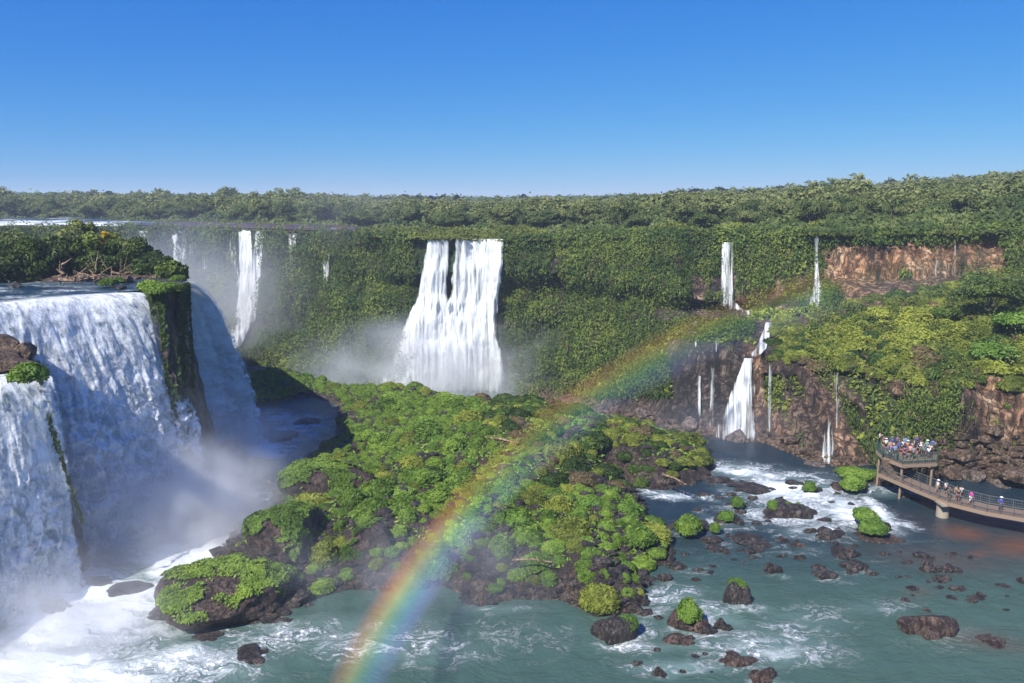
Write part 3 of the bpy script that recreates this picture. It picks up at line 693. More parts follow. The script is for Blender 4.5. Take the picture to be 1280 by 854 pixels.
# cliff body beneath
L = np.concatenate([[0], np.cumsum(np.hypot(*np.diff(EDGE, axis=0).T))]); sN = np.concatenate([np.arange(0, L[4], 3), np.arange(L[4], L[17], .45), np.arange(L[17], L[-1], 3.0)])
ex = np.interp(sN, L, EDGE[:, 0]); ey = np.interp(sN, L, EDGE[:, 1])
tx = np.gradient(ex, sN); ty = np.gradient(ey, sN); k = np.ones(9) / 9
tx = np.convolve(np.pad(tx, 4, 'edge'), k, 'valid'); ty = np.convolve(np.pad(ty, 4, 'edge'), k, 'valid'); ln = np.hypot(tx, ty) + 1e-6; tx /= ln; ty /= ln
nx, ny = ty, -tx
nr = 70; tt = np.linspace(0, 1, nr)[:, None]
zb = np.where(ey > 124, -13.0, -2.0)[None]
ZL = (ZP + .1) * (1 - tt) + zb * tt
out = -.6 + 3.0 * tt ** 1.5 + 1.2 * fbm(sN[None] / 4, ZL / 9, 0, 4, 27) * sstep(0, .12, tt) + .8 * fbm(sN[None] / 1.5, ZL / 3, 0, 3, 37) * sstep(0, .12, tt)
out = out + 1.6 * sstep(.28, .34, tt) * 0
LX = ex[None] + nx[None] * out; LY = ey[None] + ny[None] * out
me = npmesh('near_cliff', np.stack([LX, LY, ZL], -1).reshape(-1, 3), gridfaces(nr, len(sN)), M['rock_wet'], smooth=True)
tag(obj('near_cliff', me), kind='structure')
# hidden interior of the plateau: a solid shelf just under the water so nothing shows through
# (soil below the plateau top, same outline pulled in)

def resamp(pts, n):
    pts = np.asarray(pts, float); l = np.concatenate([[0], np.cumsum(np.linalg.norm(np.diff(pts, axis=0), axis=1))]); s = np.linspace(0, l[-1], n)
    return np.stack([np.interp(s, l, pts[:, k]) for k in range(pts.shape[1])], 1), s
def near_fall(name, label, lip, base, ns, nt, layers, group=None, seed=0, edgew=(.06, .06), back=1.2):
    """lip/base: lists of (u,v,z); water leaves level, then drops on parabolas"""
    root = empty(name, P(*lip[len(lip) // 2])); loc = np.array(root.location)
    tag(root, label, 'waterfall', group)
    A, s = resamp([P(*q) for q in lip], ns); B, _ = resamp([P(*q) for q in base], ns)
    h0 = A[:, 2] - B[:, 2]
    for li, (mat, offn, amp, pname, bl) in enumerate(layers):
        q = np.linspace(-.07, 1, nt)[:, None]                     # share of the drop, negative = still on the river
        qq = np.clip(q, 0, 1); hor = np.sqrt(qq) * (1 - .0 * qq)
        X = A[None, :, 0] + (B - A)[None, :, 0] * hor; Y = A[None, :, 1] + (B - A)[None, :, 1] * hor
        Z = A[None, :, 2] - h0[None] * qq ** 1.0
        lead = np.clip(-q / .07, 0, 1) * back
        dx = (B - A)[:, 0]; dy = (B - A)[:, 1]; ll = np.hypot(dx, dy) + 1e-6; dx, dy = dx / ll, dy / ll
        X = X - dx[None] * lead; Y = Y - dy[None] * lead; Z = Z + .06 + 0 * lead
        # rounded crest
        S = np.broadcast_to(s[None], X.shape); T = np.sqrt(qq) * np.mean(h0) * .9 + qq * np.mean(h0) * .25
        Tn = np.broadcast_to(T, X.shape)
        ridge = fbm(S / 2.6 + seed, Tn / 12 + li * 7, 0, 4, 200 + li + seed)
        clot = np.abs(fbm(S / 1.0 + seed, Tn / 5.0, 0, 4, 210 + li + seed))
        big = fbm(S / 6.0, Tn / 20, 0, 2, 220 + seed)
        froth = np.abs(fbm(S / 1.5 + seed, Tn / 2.0, 0, 4, 230 + li + seed))
        o_ = offn + amp * (1.9 * ridge - 1.0 * clot + 1.8 * big - 3.0 * froth * sstep(8, 28, Tn)) * sstep(0, .10, q) * (.35 + .9 * qq)
        X = X + dx[None] * o_; Y = Y + dy[None] * o_; Z = Z + .25 * o_ * sstep(.02, .3, q)
        e = np.minimum(np.minimum(S / (s[-1] * edgew[0] + .01), (s[-1] - S) / (s[-1] * edgew[1] + .01)), 1)
        e = np.clip(e, 0, 1) * np.clip(np.minimum(1.2, (1 - q + bl) * 9), 0, 1)
        me = npmesh(pname, (np.stack([X, Y, Z], -1) - loc).reshape(-1, 3), gridfaces(*X.shape), mat, {'edge': e}, True, uv=np.stack([S, Tn + 4 * q], -1))
        obj(pname, me, root)
    return root
LAY = [(M['fall_near'], 0.0, .85, 'water_curtain', 1), (M['fall_near2'], .9, 1.0, 'spray_veil', 0)]
near_fall('waterfall', 'broad white waterfall plunging off the river shelf right of the brown ledge',
          [(-150, 397, ZP), (-60, 388, ZP), (0, 379, ZP), (60, 373, ZP), (110, 369, ZP), (172, 366, ZP)],
          [(-150, 730, 0), (-60, 722, 0), (20, 718, 0), (90, 712, 0), (150, 690, 0), (205, 662, 0), (256, 628, 0)], 420, 300, LAY, 'near waterfalls', 1, (.02, .05))
near_fall('waterfall', 'lower shaded waterfall at the bottom left corner below the brown rock ledge',
          [(-170, 492, 21.5), (-60, 478, 21.5), (0, 472, 21.5), (54, 466, 21.5)],
          [(-170, 860, 0), (-60, 815, 0), (30, 775, 0), (114, 735, 0)], 260, 260, LAY, 'near waterfalls', 2, (.02, .05))
near_fall('waterfall', 'smooth blue white waterfall falling behind the dark mossy promontory',
          [(205, 355, ZP), (214, 354, ZP), (223, 353, ZP), (233, 352, ZP)],
          [(236, 572, 0), (268, 560, 0), (300, 553, 0), (338, 552, 0)], 200, 260,
          [(M['fall_near2'], 0.0, .5, 'spray_veil', 1), (M['fall_near'], -.6, .5, 'water_curtain', 1)], 'near waterfalls', 3, (.04, .10))

# rock shelf under the lower waterfall and the brown ledge beside it
def cluster_rock(seed, sub=3):
    rg = np.random.default_rng(seed); ps = []
    for k in range(7):
        V, Fq = rock_geo(seed * 13 + k, sub if k < 3 else 2, 1.0, 11); r_ = [.75, .55, .5, .35, .3, .25, .22][k]; a = rg.random() * 6.28; d_ = 0.1 if k == 0 else rg.uniform(.35, .85)
        ps.append((V * (r_ * rg.uniform(.8, 1.3), r_ * rg.uniform(.8, 1.2), r_ * rg.uniform(.6, 1.25)) + (math.cos(a) * d_, math.sin(a) * d_, 0), Fq))
    V, Fq, _ = join(ps); V[:, 2] *= 1.25; return V, Fq
def rock_thing(name, u, v, z, wpx, hpx, seed, label, mat='rock_river', cat='rock', group=None, flat=None, sub=3, rz=None, ysc=1.0, share={}):
    p = P(u, v, z); m = float(depth_c(p)) / F
    w = wpx * m / 2; h = hpx * m
    key = (seed % 9, mat, sub)
    if key not in share: share[key] = npmesh(name, *cluster_rock(500 + seed % 9, sub), M[mat]) if name in ('river_rock', 'wet_rock') else rock_mesh(name, 500 + seed % 9, M[mat], sub, 1.0)
    o = obj(name, share[key], None, p); o.location.z = z + h * .05
    o.scale = (w, w * ysc, max(h * .72, .1)); o.rotation_euler = (random.uniform(-.1, .1), random.uniform(-.1, .1), random.uniform(0, 6.3) if rz is None else rz)
    tag(o, label, cat, group); return o
# solid body under the ledge / lower fall
shelf = [P(-220, 500, 21.3), P(-60, 480, 21.3), P(0, 474, 21.3), P(46, 468, 21.3), P(52, 455, 21.3), P(40, 430, 21.3), P(-120, 430, 21.3)]
SH = np.array(shelf)[:, :2]
def wall_block(name, outline, ztop, zbot, mat, seed, amp=.8, grow=1.5):
    pts, s = resamp(np.vstack([outline, outline[:1]]), 260); c = outline.mean(0)
    tt = np.linspace(0, 1, 50)[:, None]; dirv = unit(pts - c)
    Z = ztop * (1 - tt) + zbot * tt + 0 * s[None]
    o_ = grow * tt + amp * fbm(s[None] / 2.2, Z / 4, 0, 4, seed) * sstep(0, .05, tt)
    X = pts[None, :, 0] + dirv[None, :, 0] * o_; Y = pts[None, :, 1] + dirv[None, :, 1] * o_
    ring = np.stack([X, Y, Z], -1)
    # cap
    caps = []
    for q in np.linspace(.96, 0, 16):
        xy = c + (pts - c) * q; caps.append(np.stack([xy[:, 0], xy[:, 1], ztop + .35 * fbm(xy[:, 0] / 1.2, xy[:, 1] / 1.2, 0, 3, seed) * (1 - q)], -1))
    G = np.concatenate([np.array(caps[::-1]), ring])
    return npmesh(name, G.reshape(-1, 3), gridfaces(G.shape[0], G.shape[1]), mat, smooth=True)
sh = obj('rock_shelf', wall_block('rock_shelf', SH, 21.2, -2, M['rock_wet'], 61)); tag(sh, 'dark wet rock shelf beneath the lower left waterfall', 'rock')
e = empty('rock_ledge', P(8, 440, 23)); tag(e, 'reddish brown rock ledge at the left edge between the two left waterfalls', 'rock')
eo = np.array(e.location)
vr = []
for i, (u, v, z, w, h) in enumerate([(-40, 425, 24.2, 60, 26), (5, 434, 23.2, 46, 22), (28, 442, 22.6, 32, 22), (-10, 452, 22.4, 60, 20), (20, 458, 21.9, 42, 16), (40, 436, 22.2, 18, 20), (-60, 445, 23, 60, 26)]):
    p_ = P(u, v, z); m = float(depth_c(p_)) / F; V, Fq = rock_geo(520 + i, 3, 1.0)
    vr.append((V * (w * m / 2, w * m / 2 * 1.1, h * m * .6) + p_ - eo, Fq))
V, Fq, _ = join(vr); obj('stone_pile', npmesh('stone_pile', V, Fq, M['rock_brown']), e)
Vg, Fg, Ag = [], [], []
mo = P(36, 470, 22.2) - eo
dm = dome_geo(77, 900, 1.5, .8, .3)
obj('moss', npmesh('moss', dm[0] + mo, dm[1], M['leaf_tussock'], {'v': dm[2]}), e)
# trailing moss down the ledge's right edge
n = 170; tq = np.random.default_rng(2).random(n)
uu = np.interp(tq, [0, .3, 1], [46, 62, 104]) + np.random.default_rng(3).normal(size=n) * (2.2 - 1.5 * tq); vv = 468 + tq * 190
dq = np.interp(tq, [0, 1], [71.2, 69.5]); C = PD(uu, vv, dq) - eo
dm = leaves(C, np.tile([.5, -.8, .2], (n, 1)), .3, 2.2, .5, np.random.default_rng(4), .5, .02 + .2 * np.random.default_rng(4).random(n))
obj('hanging_moss', npmesh('hanging_moss', dm[0], dm[1], M['leaf_cliff'], {'v': dm[2]}), e)
n = 260
V, Fq = tube([PD(np.interp(q, [0, .3, 1], [44, 58, 100]), 462 + q * 250, 73.0) - eo for q in np.linspace(0, 1, 12)], np.linspace(.7, .9, 12), 9)
V = V + fbm(V[:, 0:1] * 1.3, V[:, 1:2] * 1.3, V[:, 2:3] * .8, 3, 3) * .4
obj('wet_edge', npmesh('wet_edge', V, Fq, M['rock_wet'], smooth=True), e)

# promontory: dark basalt wedge with mossy top
pr = empty('promontory', P(205, 368, ZP)); tag(pr, 'dark basalt promontory with mossy top between the two left waterfalls', 'rock'); po = np.array(pr.location)
OUT = np.array([tuple(P(u, v, ZP)[:2]) for u, v in [(180, 362), (188, 366), (200, 368), (212, 368), (223, 365), (230, 359), (226, 354), (192, 352), (178, 356)]])
m_ = wall_block('rock_face', OUT, ZP + .5, -1, M['rock_wet'], 63, 1.3, -.8); co = np.empty(len(m_.vertices) * 3, np.float32); m_.vertices.foreach_get('co', co); m_.vertices.foreach_set('co', (co.reshape(-1, 3) - po).astype(np.float32).ravel()); obj('rock_face', m_, pr)
for i, (u, v, s_) in enumerate([(188, 359, 2.0), (199, 363, 2.0), (210, 361, 1.8), (136, 354, 1.5), (218, 361, 1.6), (222, 350, 1.4), (146, 352, 1.2)]):
    dm = dome_geo(80 + i, 1400, s_ * .75, .6, .2); obj('moss', npmesh('moss', dm[0] + P(u, v, ZP + .5) - po, dm[1], M['leaf_tussock'], {'v': dm[2]}), pr)
rg = np.random.default_rng(12); n = 5200
C = []; a = rg.random(n); uu = 178 + rg.random(n) * 46; vv = 366 + rg.random(n) ** 1.5 * 190
pts, s = resamp(OUT[:6], 200); jj = rg.integers(0, 200, n); tq = rg.random(n) ** 1.7
dirv = unit(pts - OUT.mean(0)); zq = ZP + .5 - 28 * tq; keep = fbm(jj / 14.0, zq / 9, 0, 3, 4) > .0 + .75 * tq
C = np.stack([pts[jj, 0] + dirv[jj, 0] * (.7 - .8 * tq), pts[jj, 1] + dirv[jj, 1] * (.7 - .8 * tq), zq], 1)[keep] - po
dm = leaves(C, np.stack([dirv[jj, 0], dirv[jj, 1], .3 + 0 * tq], 1)[keep], .42, 2.0, .5, rg, .5, (.15 + .4 * rg.random(n))[keep])
obj('hanging_moss', npmesh('hanging_moss', dm[0], dm[1], M['leaf_cliff'], {'v': dm[2]}), pr)

# trees and shrubs on the river islet above the falls
def shrub_geo(seed, h, w, nleaf, ls):
    rg = np.random.default_rng(seed); Cs, Ns, vs = [], [], []; nl = 26; tr = []
    for k in range(nl):
        an = k * 2.4 + rg.random(); rr = w * .5 * math.sqrt((k + .5) / nl) * .85; top = h * math.sqrt(max(.05, 1 - (rr / (w * .55)) ** 2))
        c = np.array([math.cos(an) * rr, math.sin(an) * rr, top * rg.uniform(.35, .95) * .9]); rad = w * rg.uniform(.11, .19); tone = rg.random(); m = nleaf // nl
        d = unit(rg.normal(size=(m, 3))); Cs.append(c + d * rad * (1, 1, .8) * (rg.random((m, 1)) ** .3)); Ns.append(d + (0, 0, .3)); vs.append(.15 + .6 * tone + .3 * rg.random(m))
        if k % 3 == 0: tr.append(tube([(0, 0, -.4), c * .5 + (0, 0, -.1 * h), c], [h * .02, h * .014, h * .006], 5))
    m = nleaf // 3; a = rg.random(m) * 6.28; r_ = w * .5 * np.sqrt(rg.random(m)); C = np.stack([np.cos(a) * r_, np.sin(a) * r_, rg.random(m) * h * .45], 1); Cs.append(C); Ns.append(np.stack([np.cos(a), np.sin(a), .5 + 0 * a], 1)); vs.append(rg.random(m) * .4)
    C = np.concatenate(Cs); C[:, 2] = np.abs(C[:, 2])
    return leaves(C, np.concatenate(Ns), ls * rg.uniform(.7, 1.3, len(C)), 1.6, .6, rg, 0, np.concatenate(vs)), join([(v, f) for v, f in tr])[:2]
def tree_thing(u, v, z, h, w, seed, label, mat='leaf_forest', name='tree', nleaf=2600, ls=.34, flat=.35, nl=14, cat='tree', group=None, trunk=True):
    cr, tk = tree_geo(seed, h, w, nl, nleaf, ls, flat, trunk) if name == 'tree' else shrub_geo(seed, h, w, nleaf, ls)
    e = empty(name, P(u, v, z)); tag(e, label, cat, group)
    obj('crown', npmesh('crown', cr[0], cr[1], M[mat], {'v': cr[2]}), e); obj('trunk', npmesh('trunk', tk[0], tk[1], M['bark'], smooth=True), e)
    return e
islet = [(-30, 352, 6.0, 7, 'leaf_forest', 'dark green shrub cut by the left edge of the photo on the river islet'),
 (8, 350, 5.0, 7.5, 'leaf_forest', 'rounded olive shrub at the left end of the river islet'),
 (38, 349, 5.4, 7.0, 'leaf_cliff', 'bushy green shrub on the islet left of the driftwood'),
 (64, 346, 5.6, 7.0, 'leaf_forest', 'dense shrub behind the left end of the driftwood pile'),
 (92, 343, 6.6, 7.5, 'leaf_forest', 'tallest bush of the river islet with a loose rounded top'),
 (104, 338, 8.2, 6.0, 'leaf_scrub', 'airy pale topped tree rising over the middle of the islet'),
 (118, 344, 5.8, 7.0, 'leaf_cliff', 'leafy dark green shrub behind the driftwood pile'),
 (146, 342, 5.2, 7.0, 'leaf_forest', 'dense green shrub right of the yellow flowering bush'),
 (172, 342, 4.6, 6.5, 'leaf_cliff', 'sloping green shrub near the right end of the islet'),
 (194, 345, 3.6, 5.0, 'leaf_cliff', 'low green shrub at the right tip of the islet above the fall'),
 (20, 343, 6.2, 8.0, 'leaf_forest', 'back row shrub behind the left end of the islet'),
 (128, 336, 6.0, 6.5, 'leaf_scrub', 'light green bush at the back of the islet'),
 (216, 350, 2.6, 3.4, 'leaf_cliff', 'small green bush on the lip beside the blue white fall')]
for i, (u, v, h, w, mt, lb) in enumerate(islet):
    tree_thing(u, v - 1, ZP + .1, h * (1.15 if u < 185 else 1.0), w * 1.2, 700 + i, lb, mt, 'islet_shrub', 5200, .34, .3, 16, 'shrub', 'shrubs on the river islet')
tree_thing(134, 341, ZP + .1, 7.4, 3.2, 733, 'bush with yellow blossom on the river islet', 'leaf_yellow', 'flowering_bush', 1200, .3, .2, 6, 'shrub')
ib = []
for i in range(26):
    u = -60 + i * 11 + random.uniform(-4, 4); p_ = P(u, 351 - max(0, (u - 60)) * .02, ZP); V, Fq = rock_geo(560 + i % 7, 2, 1.0); s_ = random.uniform(1.0, 2.2)
    ib.append((V * (s_, s_ * 1.6, .5) + p_ + (0, 1.5, 0), Fq))
V, Fq, _ = join(ib); tag(obj('islet_bank', npmesh('islet_bank', V, Fq, M['rock_brown'])), 'low rocky soil bank carrying the shrubs of the river islet', 'bank')
# driftwood
wood = [('pale forked driftwood stump standing upright at the left of the pile', [(76, 349), (77, 340), (78, 328)], .55), ('long pale driftwood trunk lying at the front of the pile', [(72, 350), (90, 352), (104, 349)], .5),
 ('short upright driftwood branch beside the forked stump', [(118, 349), (120, 338), (122, 326)], .32), ('bleached driftwood branch leaning across the pile', [(104, 350), (118, 345), (140, 333)], .25),
 ('thin driftwood pole lying level at the right of the pile', [(140, 342), (160, 341), (184, 344)], .28), ('driftwood log lying behind the mossy stones', [(124, 347), (142, 350), (172, 346)], .35),
 ('dark driftwood log at the middle of the pile', [(92, 346), (108, 343), (126, 350)], .4)]
for i, (lb, pts, r_) in enumerate(wood):
    z_ = ZP + .5; base = P(pts[0][0], pts[0][1], z_); d0 = base[1]; pp = [PD(u, v, d0 + .3 * j) for j, (u, v) in enumerate(pts)]
    pp = resamp(pp, 7)[0] + np.random.default_rng(i).normal(size=(7, 3)) * .12
    ps_ = [tube(pp, np.linspace(r_, r_ * .2, 7) * .62)]
    for k_ in range(5):
        j_ = 1 + k_ % 5; dv = np.random.default_rng(40 + i * 7 + k_).normal(size=3) * (.7, .5, .7) + (0, 0, .35); ps_.append(tube([pp[j_], pp[j_] + dv * .6, pp[j_] + dv * 1.3 + (.1, 0, .2)], [r_ * .35, r_ * .22, .03], 5))
    V, Fq, _ = join(ps_); V = V + .3 * r_ * fbm(V[:, 0:1] * 2, V[:, 1:2] * 2, V[:, 2:3] * 2, 3, i)
    o = obj('driftwood', npmesh('driftwood', V - base, Fq, M['driftwood'], smooth=True), None, base); tag(o, lb, 'driftwood', 'driftwood pile on the islet')
for i, (u, v, w, lb) in enumerate([(100, 350, 16, 'dark boulder in the middle of the driftwood pile'), (128, 352, 18, 'brown boulder at the right foot of the driftwood pile'), (158, 352, 20, 'flat rock right of the driftwood on the river shelf'), (20, 358, 16, 'small dark rock in the upper river near the left edge'), (152, 360, 12, 'small rock at the lip of the broad waterfall')]):
    rock_thing('rock', u, v, ZP + .1, w, w * .5, 20 + i, lb, 'rock_brown' if i < 3 else 'rock_wet', group='rocks on the upper river')
# trees on the bank outside the left frame: they throw the shade over the left falls
rg = np.random.default_rng(44)
for i in range(34):
    x = rg.uniform(-88, -57); y = rg.uniform(-15, 60); 
    if float(polydist(np.array([x]), np.array([y]), [tuple(p) for p in EDGE], False)[0]) < 2 or not inpoly(np.array([x]), np.array([y]), poly)[0]: continue
    if i % 5: continue
    e = empty('bank_tree', (x, y, ZP), rg.uniform(0, 6)); tag(e, 'tall tree on the bank beyond the left edge of the view', 'tree', 'trees on the bank outside the view'); obj('crown', cm, e); obj('trunk', tm, e)

# ================================================================== central island
OUTL = [(226, 758), (250, 778), (345, 776), (392, 748), (440, 738), (500, 742), (555, 728), (600, 762), (640, 748), (700, 744), (745, 770), (800, 768), (812, 738), (800, 718), (832, 702), (830, 672), (806, 652), (792, 612),
        (836, 612), (886, 594), (888, 574), (846, 548), (770, 530), (700, 512), (640, 506), (560, 508), (480, 498), (420, 482), (360, 462), (300, 458), (276, 468), (280, 500), (300, 512), (392, 494), (424, 508), (420, 545), (388, 570), (352, 602), (345, 622), (300, 660), (262, 710)]
IP = [tuple(P(u, v, 0)[:2]) for u, v in OUTL]
ix = np.arange(-62, 46, .45); iy = np.arange(58, 176, .45); IX, IY = np.meshgrid(ix, iy)
insi = inpoly(IX, IY, IP); dI = polydist(IX, IY, IP); sd = np.where(insi, dI, -dI)
IU, IV = UV(np.stack([IX, IY, np.full(IX.shape, 1.5)], -1))
hz_ = np.where(sd > 0, 3.4 * (1 - np.exp(-sd / 4.5)), sd * .55)
behind = sstep(130, 150, IY); hz_ = hz_ + np.where(sd < 0, sd * 1.0 * behind, 0)
hz_ = hz_ + .55 * fbm(IX / 3.0, IY / 3.0, 0, 4, 301) * (sd > -2) + .35 * np.abs(fbm(IX / .9, IY / .9, 0, 3, 311)) * (sd > -1.5)
lowl = sstep(450, 400, IU) * sstep(590, 560, IV); hz_ = np.where(hz_ > 0, hz_ * (1 - .45 * lowl), hz_)
# side channel pools
for (u, v, r_) in [(448, 583, 2.6), (770, 600, 2.5), (700, 575, 2.0)]:
    q = P(u, v, 0); hz_ = hz_ - 3.6 * np.exp(-((IX - q[0]) ** 2 + ((IY - q[1]) * .8) ** 2) / r_ ** 2)
for (u, v, z, r_) in [(430, 660, 1.0, 5), (330, 478, .8, 6), (500, 500, 1.5, 9), (680, 560, 1.2, 10), (800, 575, 1.0, 8), (560, 560, 1.2, 12)]:
    q = P(u, v, z); hz_ = hz_ + z * np.exp(-((IX - q[0]) ** 2 + (IY - q[1]) ** 2) / r_ ** 2) * np.clip(sd / 1.5 + .6, 0, 1)
hz_ = np.maximum(hz_, -14)
def isl_h(x, y):
    i = np.clip(((np.asarray(y) - iy[0]) / .45).astype(int), 0, len(iy) - 1); j = np.clip(((np.asarray(x) - ix[0]) / .45).astype(int), 0, len(ix) - 1); return hz_[i, j]
def isl_s(x, y):
    i = np.clip(((np.asarray(y) - iy[0]) / .45).astype(int), 0, len(iy) - 1); j = np.clip(((np.asarray(x) - ix[0]) / .45).astype(int), 0, len(ix) - 1); return sd[i, j]
me = npmesh('island', np.stack([IX, IY, hz_], -1).reshape(-1, 3), gridfaces(*IX.shape), M['island_ground'], smooth=True)
tag(obj('island_ground', me), kind='structure')

# moss-capped big rocks at the island's left end
for i, (u, v, w, h, lb, mz) in enumerate([(300, 738, 148, 76, 'largest moss capped boulder at the lower left tip of the island', .9), (350, 676, 108, 66, 'moss capped boulder in the spray behind the lowest one', .8),
                                    (402, 612, 104, 66, 'brown moss capped boulder at the top left of the island', .85), (452, 684, 66, 46, 'dark mossy boulder in the mist beside the rainbow foot', .5)]):
    p_ = P(u, v, [1.4, 2.4, 3.2, 2.2][i]); m = float(depth_c(p_)) / F; w_ = w * m / 2 * 1.05; h_ = h * m * .5 * 1.12
    e = empty('mossy_boulder', p_, 0); tag(e, lb, 'boulder', 'mossy boulders at the left end of the island')
    V, Fq = rock_geo(540 + i, 4, 1.0); V = V * (w_, w_ * .85, h_); V = V * (1 + .08 * fbm(V[:, 0:1] / .8, V[:, 1:2] / .8, V[:, 2:3] / .8, 3, i))
    obj('stone', npmesh('stone', V, Fq, M['rock_redriver']), e)
    rg = np.random.default_rng(600 + i); T = V[Fq]; cen = T.mean(1); nrm = unit(np.cross(T[:, 1] - T[:, 0], T[:, 2] - T[:, 0]))
    ar = np.linalg.norm(np.cross(T[:, 1] - T[:, 0], T[:, 2] - T[:, 0]), axis=1)
    wgt = ar * sstep(.45, .75, nrm[:, 2] * .8 + 1.1 * fbm(cen[:, 0] / 2.2, cen[:, 1] / 2.2, cen[:, 2] / 2.2, 3, i) + .05) * (cen[:, 2] > -1.5); wgt /= wgt.sum()
    n = 10000; k = rg.choice(len(Fq), n, p=wgt); b1, b2 = rg.random((2, n)); fl = b1 + b2 > 1; b1[fl], b2[fl] = 1 - b1[fl], 1 - b2[fl]
    C = T[k, 0] + b1[:, None] * (T[k, 1] - T[k, 0]) + b2[:, None] * (T[k, 2] - T[k, 0]) + nrm[k] * (.08 + .3 * np.clip(fbm(cen[k, 0] / .8, cen[k, 1] / .8, 0, 2, 3)[:, None] + .3, 0, 1))
    dm = leaves(C, nrm[k], rg.uniform(.10, .22, n), 2.4, .5, rg, .2, .35 + .5 * fbm(C[:, 0] / 1.5, C[:, 1] / 1.5, C[:, 2] / 1.5, 3, 9) + .3 * rg.random(n))
    obj('moss', npmesh('moss', dm[0], dm[1], M['leaf_tussock'], {'v': dm[2]}), e)

# tussock bushes on the island
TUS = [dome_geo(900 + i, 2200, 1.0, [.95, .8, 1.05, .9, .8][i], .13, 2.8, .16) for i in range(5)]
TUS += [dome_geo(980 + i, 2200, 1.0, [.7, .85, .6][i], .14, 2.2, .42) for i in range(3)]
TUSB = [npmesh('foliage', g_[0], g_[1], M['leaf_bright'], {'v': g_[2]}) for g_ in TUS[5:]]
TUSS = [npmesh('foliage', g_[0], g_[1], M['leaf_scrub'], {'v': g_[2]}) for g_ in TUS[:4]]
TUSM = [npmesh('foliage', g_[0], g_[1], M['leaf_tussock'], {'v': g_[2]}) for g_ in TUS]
SHR = [dome_geo(950 + i, 1700, 1.0, [.65, .8, .6][i], .17, 1.8, .45, hang=0) for i in range(3)]
SHRM = [npmesh('foliage', g_[0], g_[1], M['leaf_scrub'], {'v': g_[2]}) for g_ in SHR]
SHRG = [npmesh('foliage', g_[0], g_[1], M['leaf_cliff'], {'v': g_[2]}) for g_ in SHR]
SHRD = [npmesh('foliage', g_[0], g_[1], M['leaf_dry'], {'v': g_[2]}) for g_ in SHR]
rg = np.random.default_rng(77); spots = []
for _ in range(26000):
    x = rg.uniform(-58, 42); y = rg.uniform(60, 160); s_ = float(isl_s(x, y))
    if s_ < .8: continue
    z = float(isl_h(x, y))
    if z < .5: continue
    u, v = UV(np.array([x, y, z]))
    if u < 372 and v > 560: continue
    shrub = (v < 610 and u > 600 and u + (610 - v) * 1.0 > 690)
    dens = 1.0
    # dark stony band along the lower shore and the bare gully
    if v > 690 + 14 * float(vnoise(u / 40, 0.3)): dens = .22 if u < 640 else .4
    if u < 560 and v > 650: dens = .35
    if float(fbm(x / 7, y / 7, 0, 3, 401)) < -.22: dens *= .25
    if rg.random() > dens: continue
    r_ = (.6 if (u < 440 and v < 580) else 1.0) * (.7 + 1.6 * rg.random() ** 1.6) * (1.25 if shrub else 1.0) * (.8 if dens < .5 else 1)
    if any((x - q[0]) ** 2 + (y - q[1]) ** 2 < (.80 * (r_ + q[3])) ** 2 for q in spots): continue
    spots.append((x, y, z, r_, u, v, shrub))
print('island bushes', len(spots))
spots.sort(key=lambda q: -(q[3] / (q[1] + 10)))
def zone(u, v):
    if u < 430 and v < 520: return 'on the dark ridge behind the blue pool'
    if v > 690: return 'on the stony lower shore of the island'
    if u < 520: return 'near the mossy boulders of the island'
    if v < 560: return 'along the rear crest of the island'
    if u < 640: return 'mid island left of the rainbow'
    if v < 620: return 'right of the rainbow at the island rear'
    return 'on the island beside the right channel'
def size_w(r_): return 'small' if r_ < 1.25 else ('medium' if r_ < 1.75 else 'large')
rest_t = []
nt_ = ns_ = 0
for q in spots:
    x, y, z, r_, u, v, shrub = q
    if shrub: ns_ += 1; ok = ns_ <= 150
    else: nt_ += 1; ok = nt_ <= 290
    if not ok: rest_t.append(q); continue
    tone = 0
    if shrub:
        tone = rg.choice([0, 0, 1, 1, 1, 2]); me = (SHRM, SHRG, SHRD)[tone][rg.integers(3)]
    else:
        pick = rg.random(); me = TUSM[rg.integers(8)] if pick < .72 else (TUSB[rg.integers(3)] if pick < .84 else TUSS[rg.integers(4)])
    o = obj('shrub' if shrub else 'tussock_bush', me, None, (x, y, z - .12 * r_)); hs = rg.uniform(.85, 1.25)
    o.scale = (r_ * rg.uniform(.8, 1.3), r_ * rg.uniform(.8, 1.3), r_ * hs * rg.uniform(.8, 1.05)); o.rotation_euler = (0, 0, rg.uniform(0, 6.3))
    kd = ('yellow green leafy shrub', 'fresh green leafy shrub', 'brownish dry shrub')[tone] if shrub else ('rounded green tussock bush', 'tall domed green tussock bush')[int(hs > 1.08)]
    tag(o, f'{size_w(r_)} {kd} {zone(u, v)}', 'shrub' if shrub else 'bush', f'bushes {zone(u, v)}')
if rest_t:
    parts = []
    for q in rest_t:
        V, Fq, A = (SHR[0] if q[6] else TUS[int(q[0] * 7) % 5]); n = len(V); parts.append((V * q[3] + (q[0], q[1], q[2] - .12 * q[3]), Fq, A))
    V, Fq, A = join(parts); tag(obj('undergrowth', npmesh('undergrowth', V, Fq, M['leaf_tussock'], {'v': A})), 'small green undergrowth filling the gaps between the island bushes', 'undergrowth', kind='stuff')
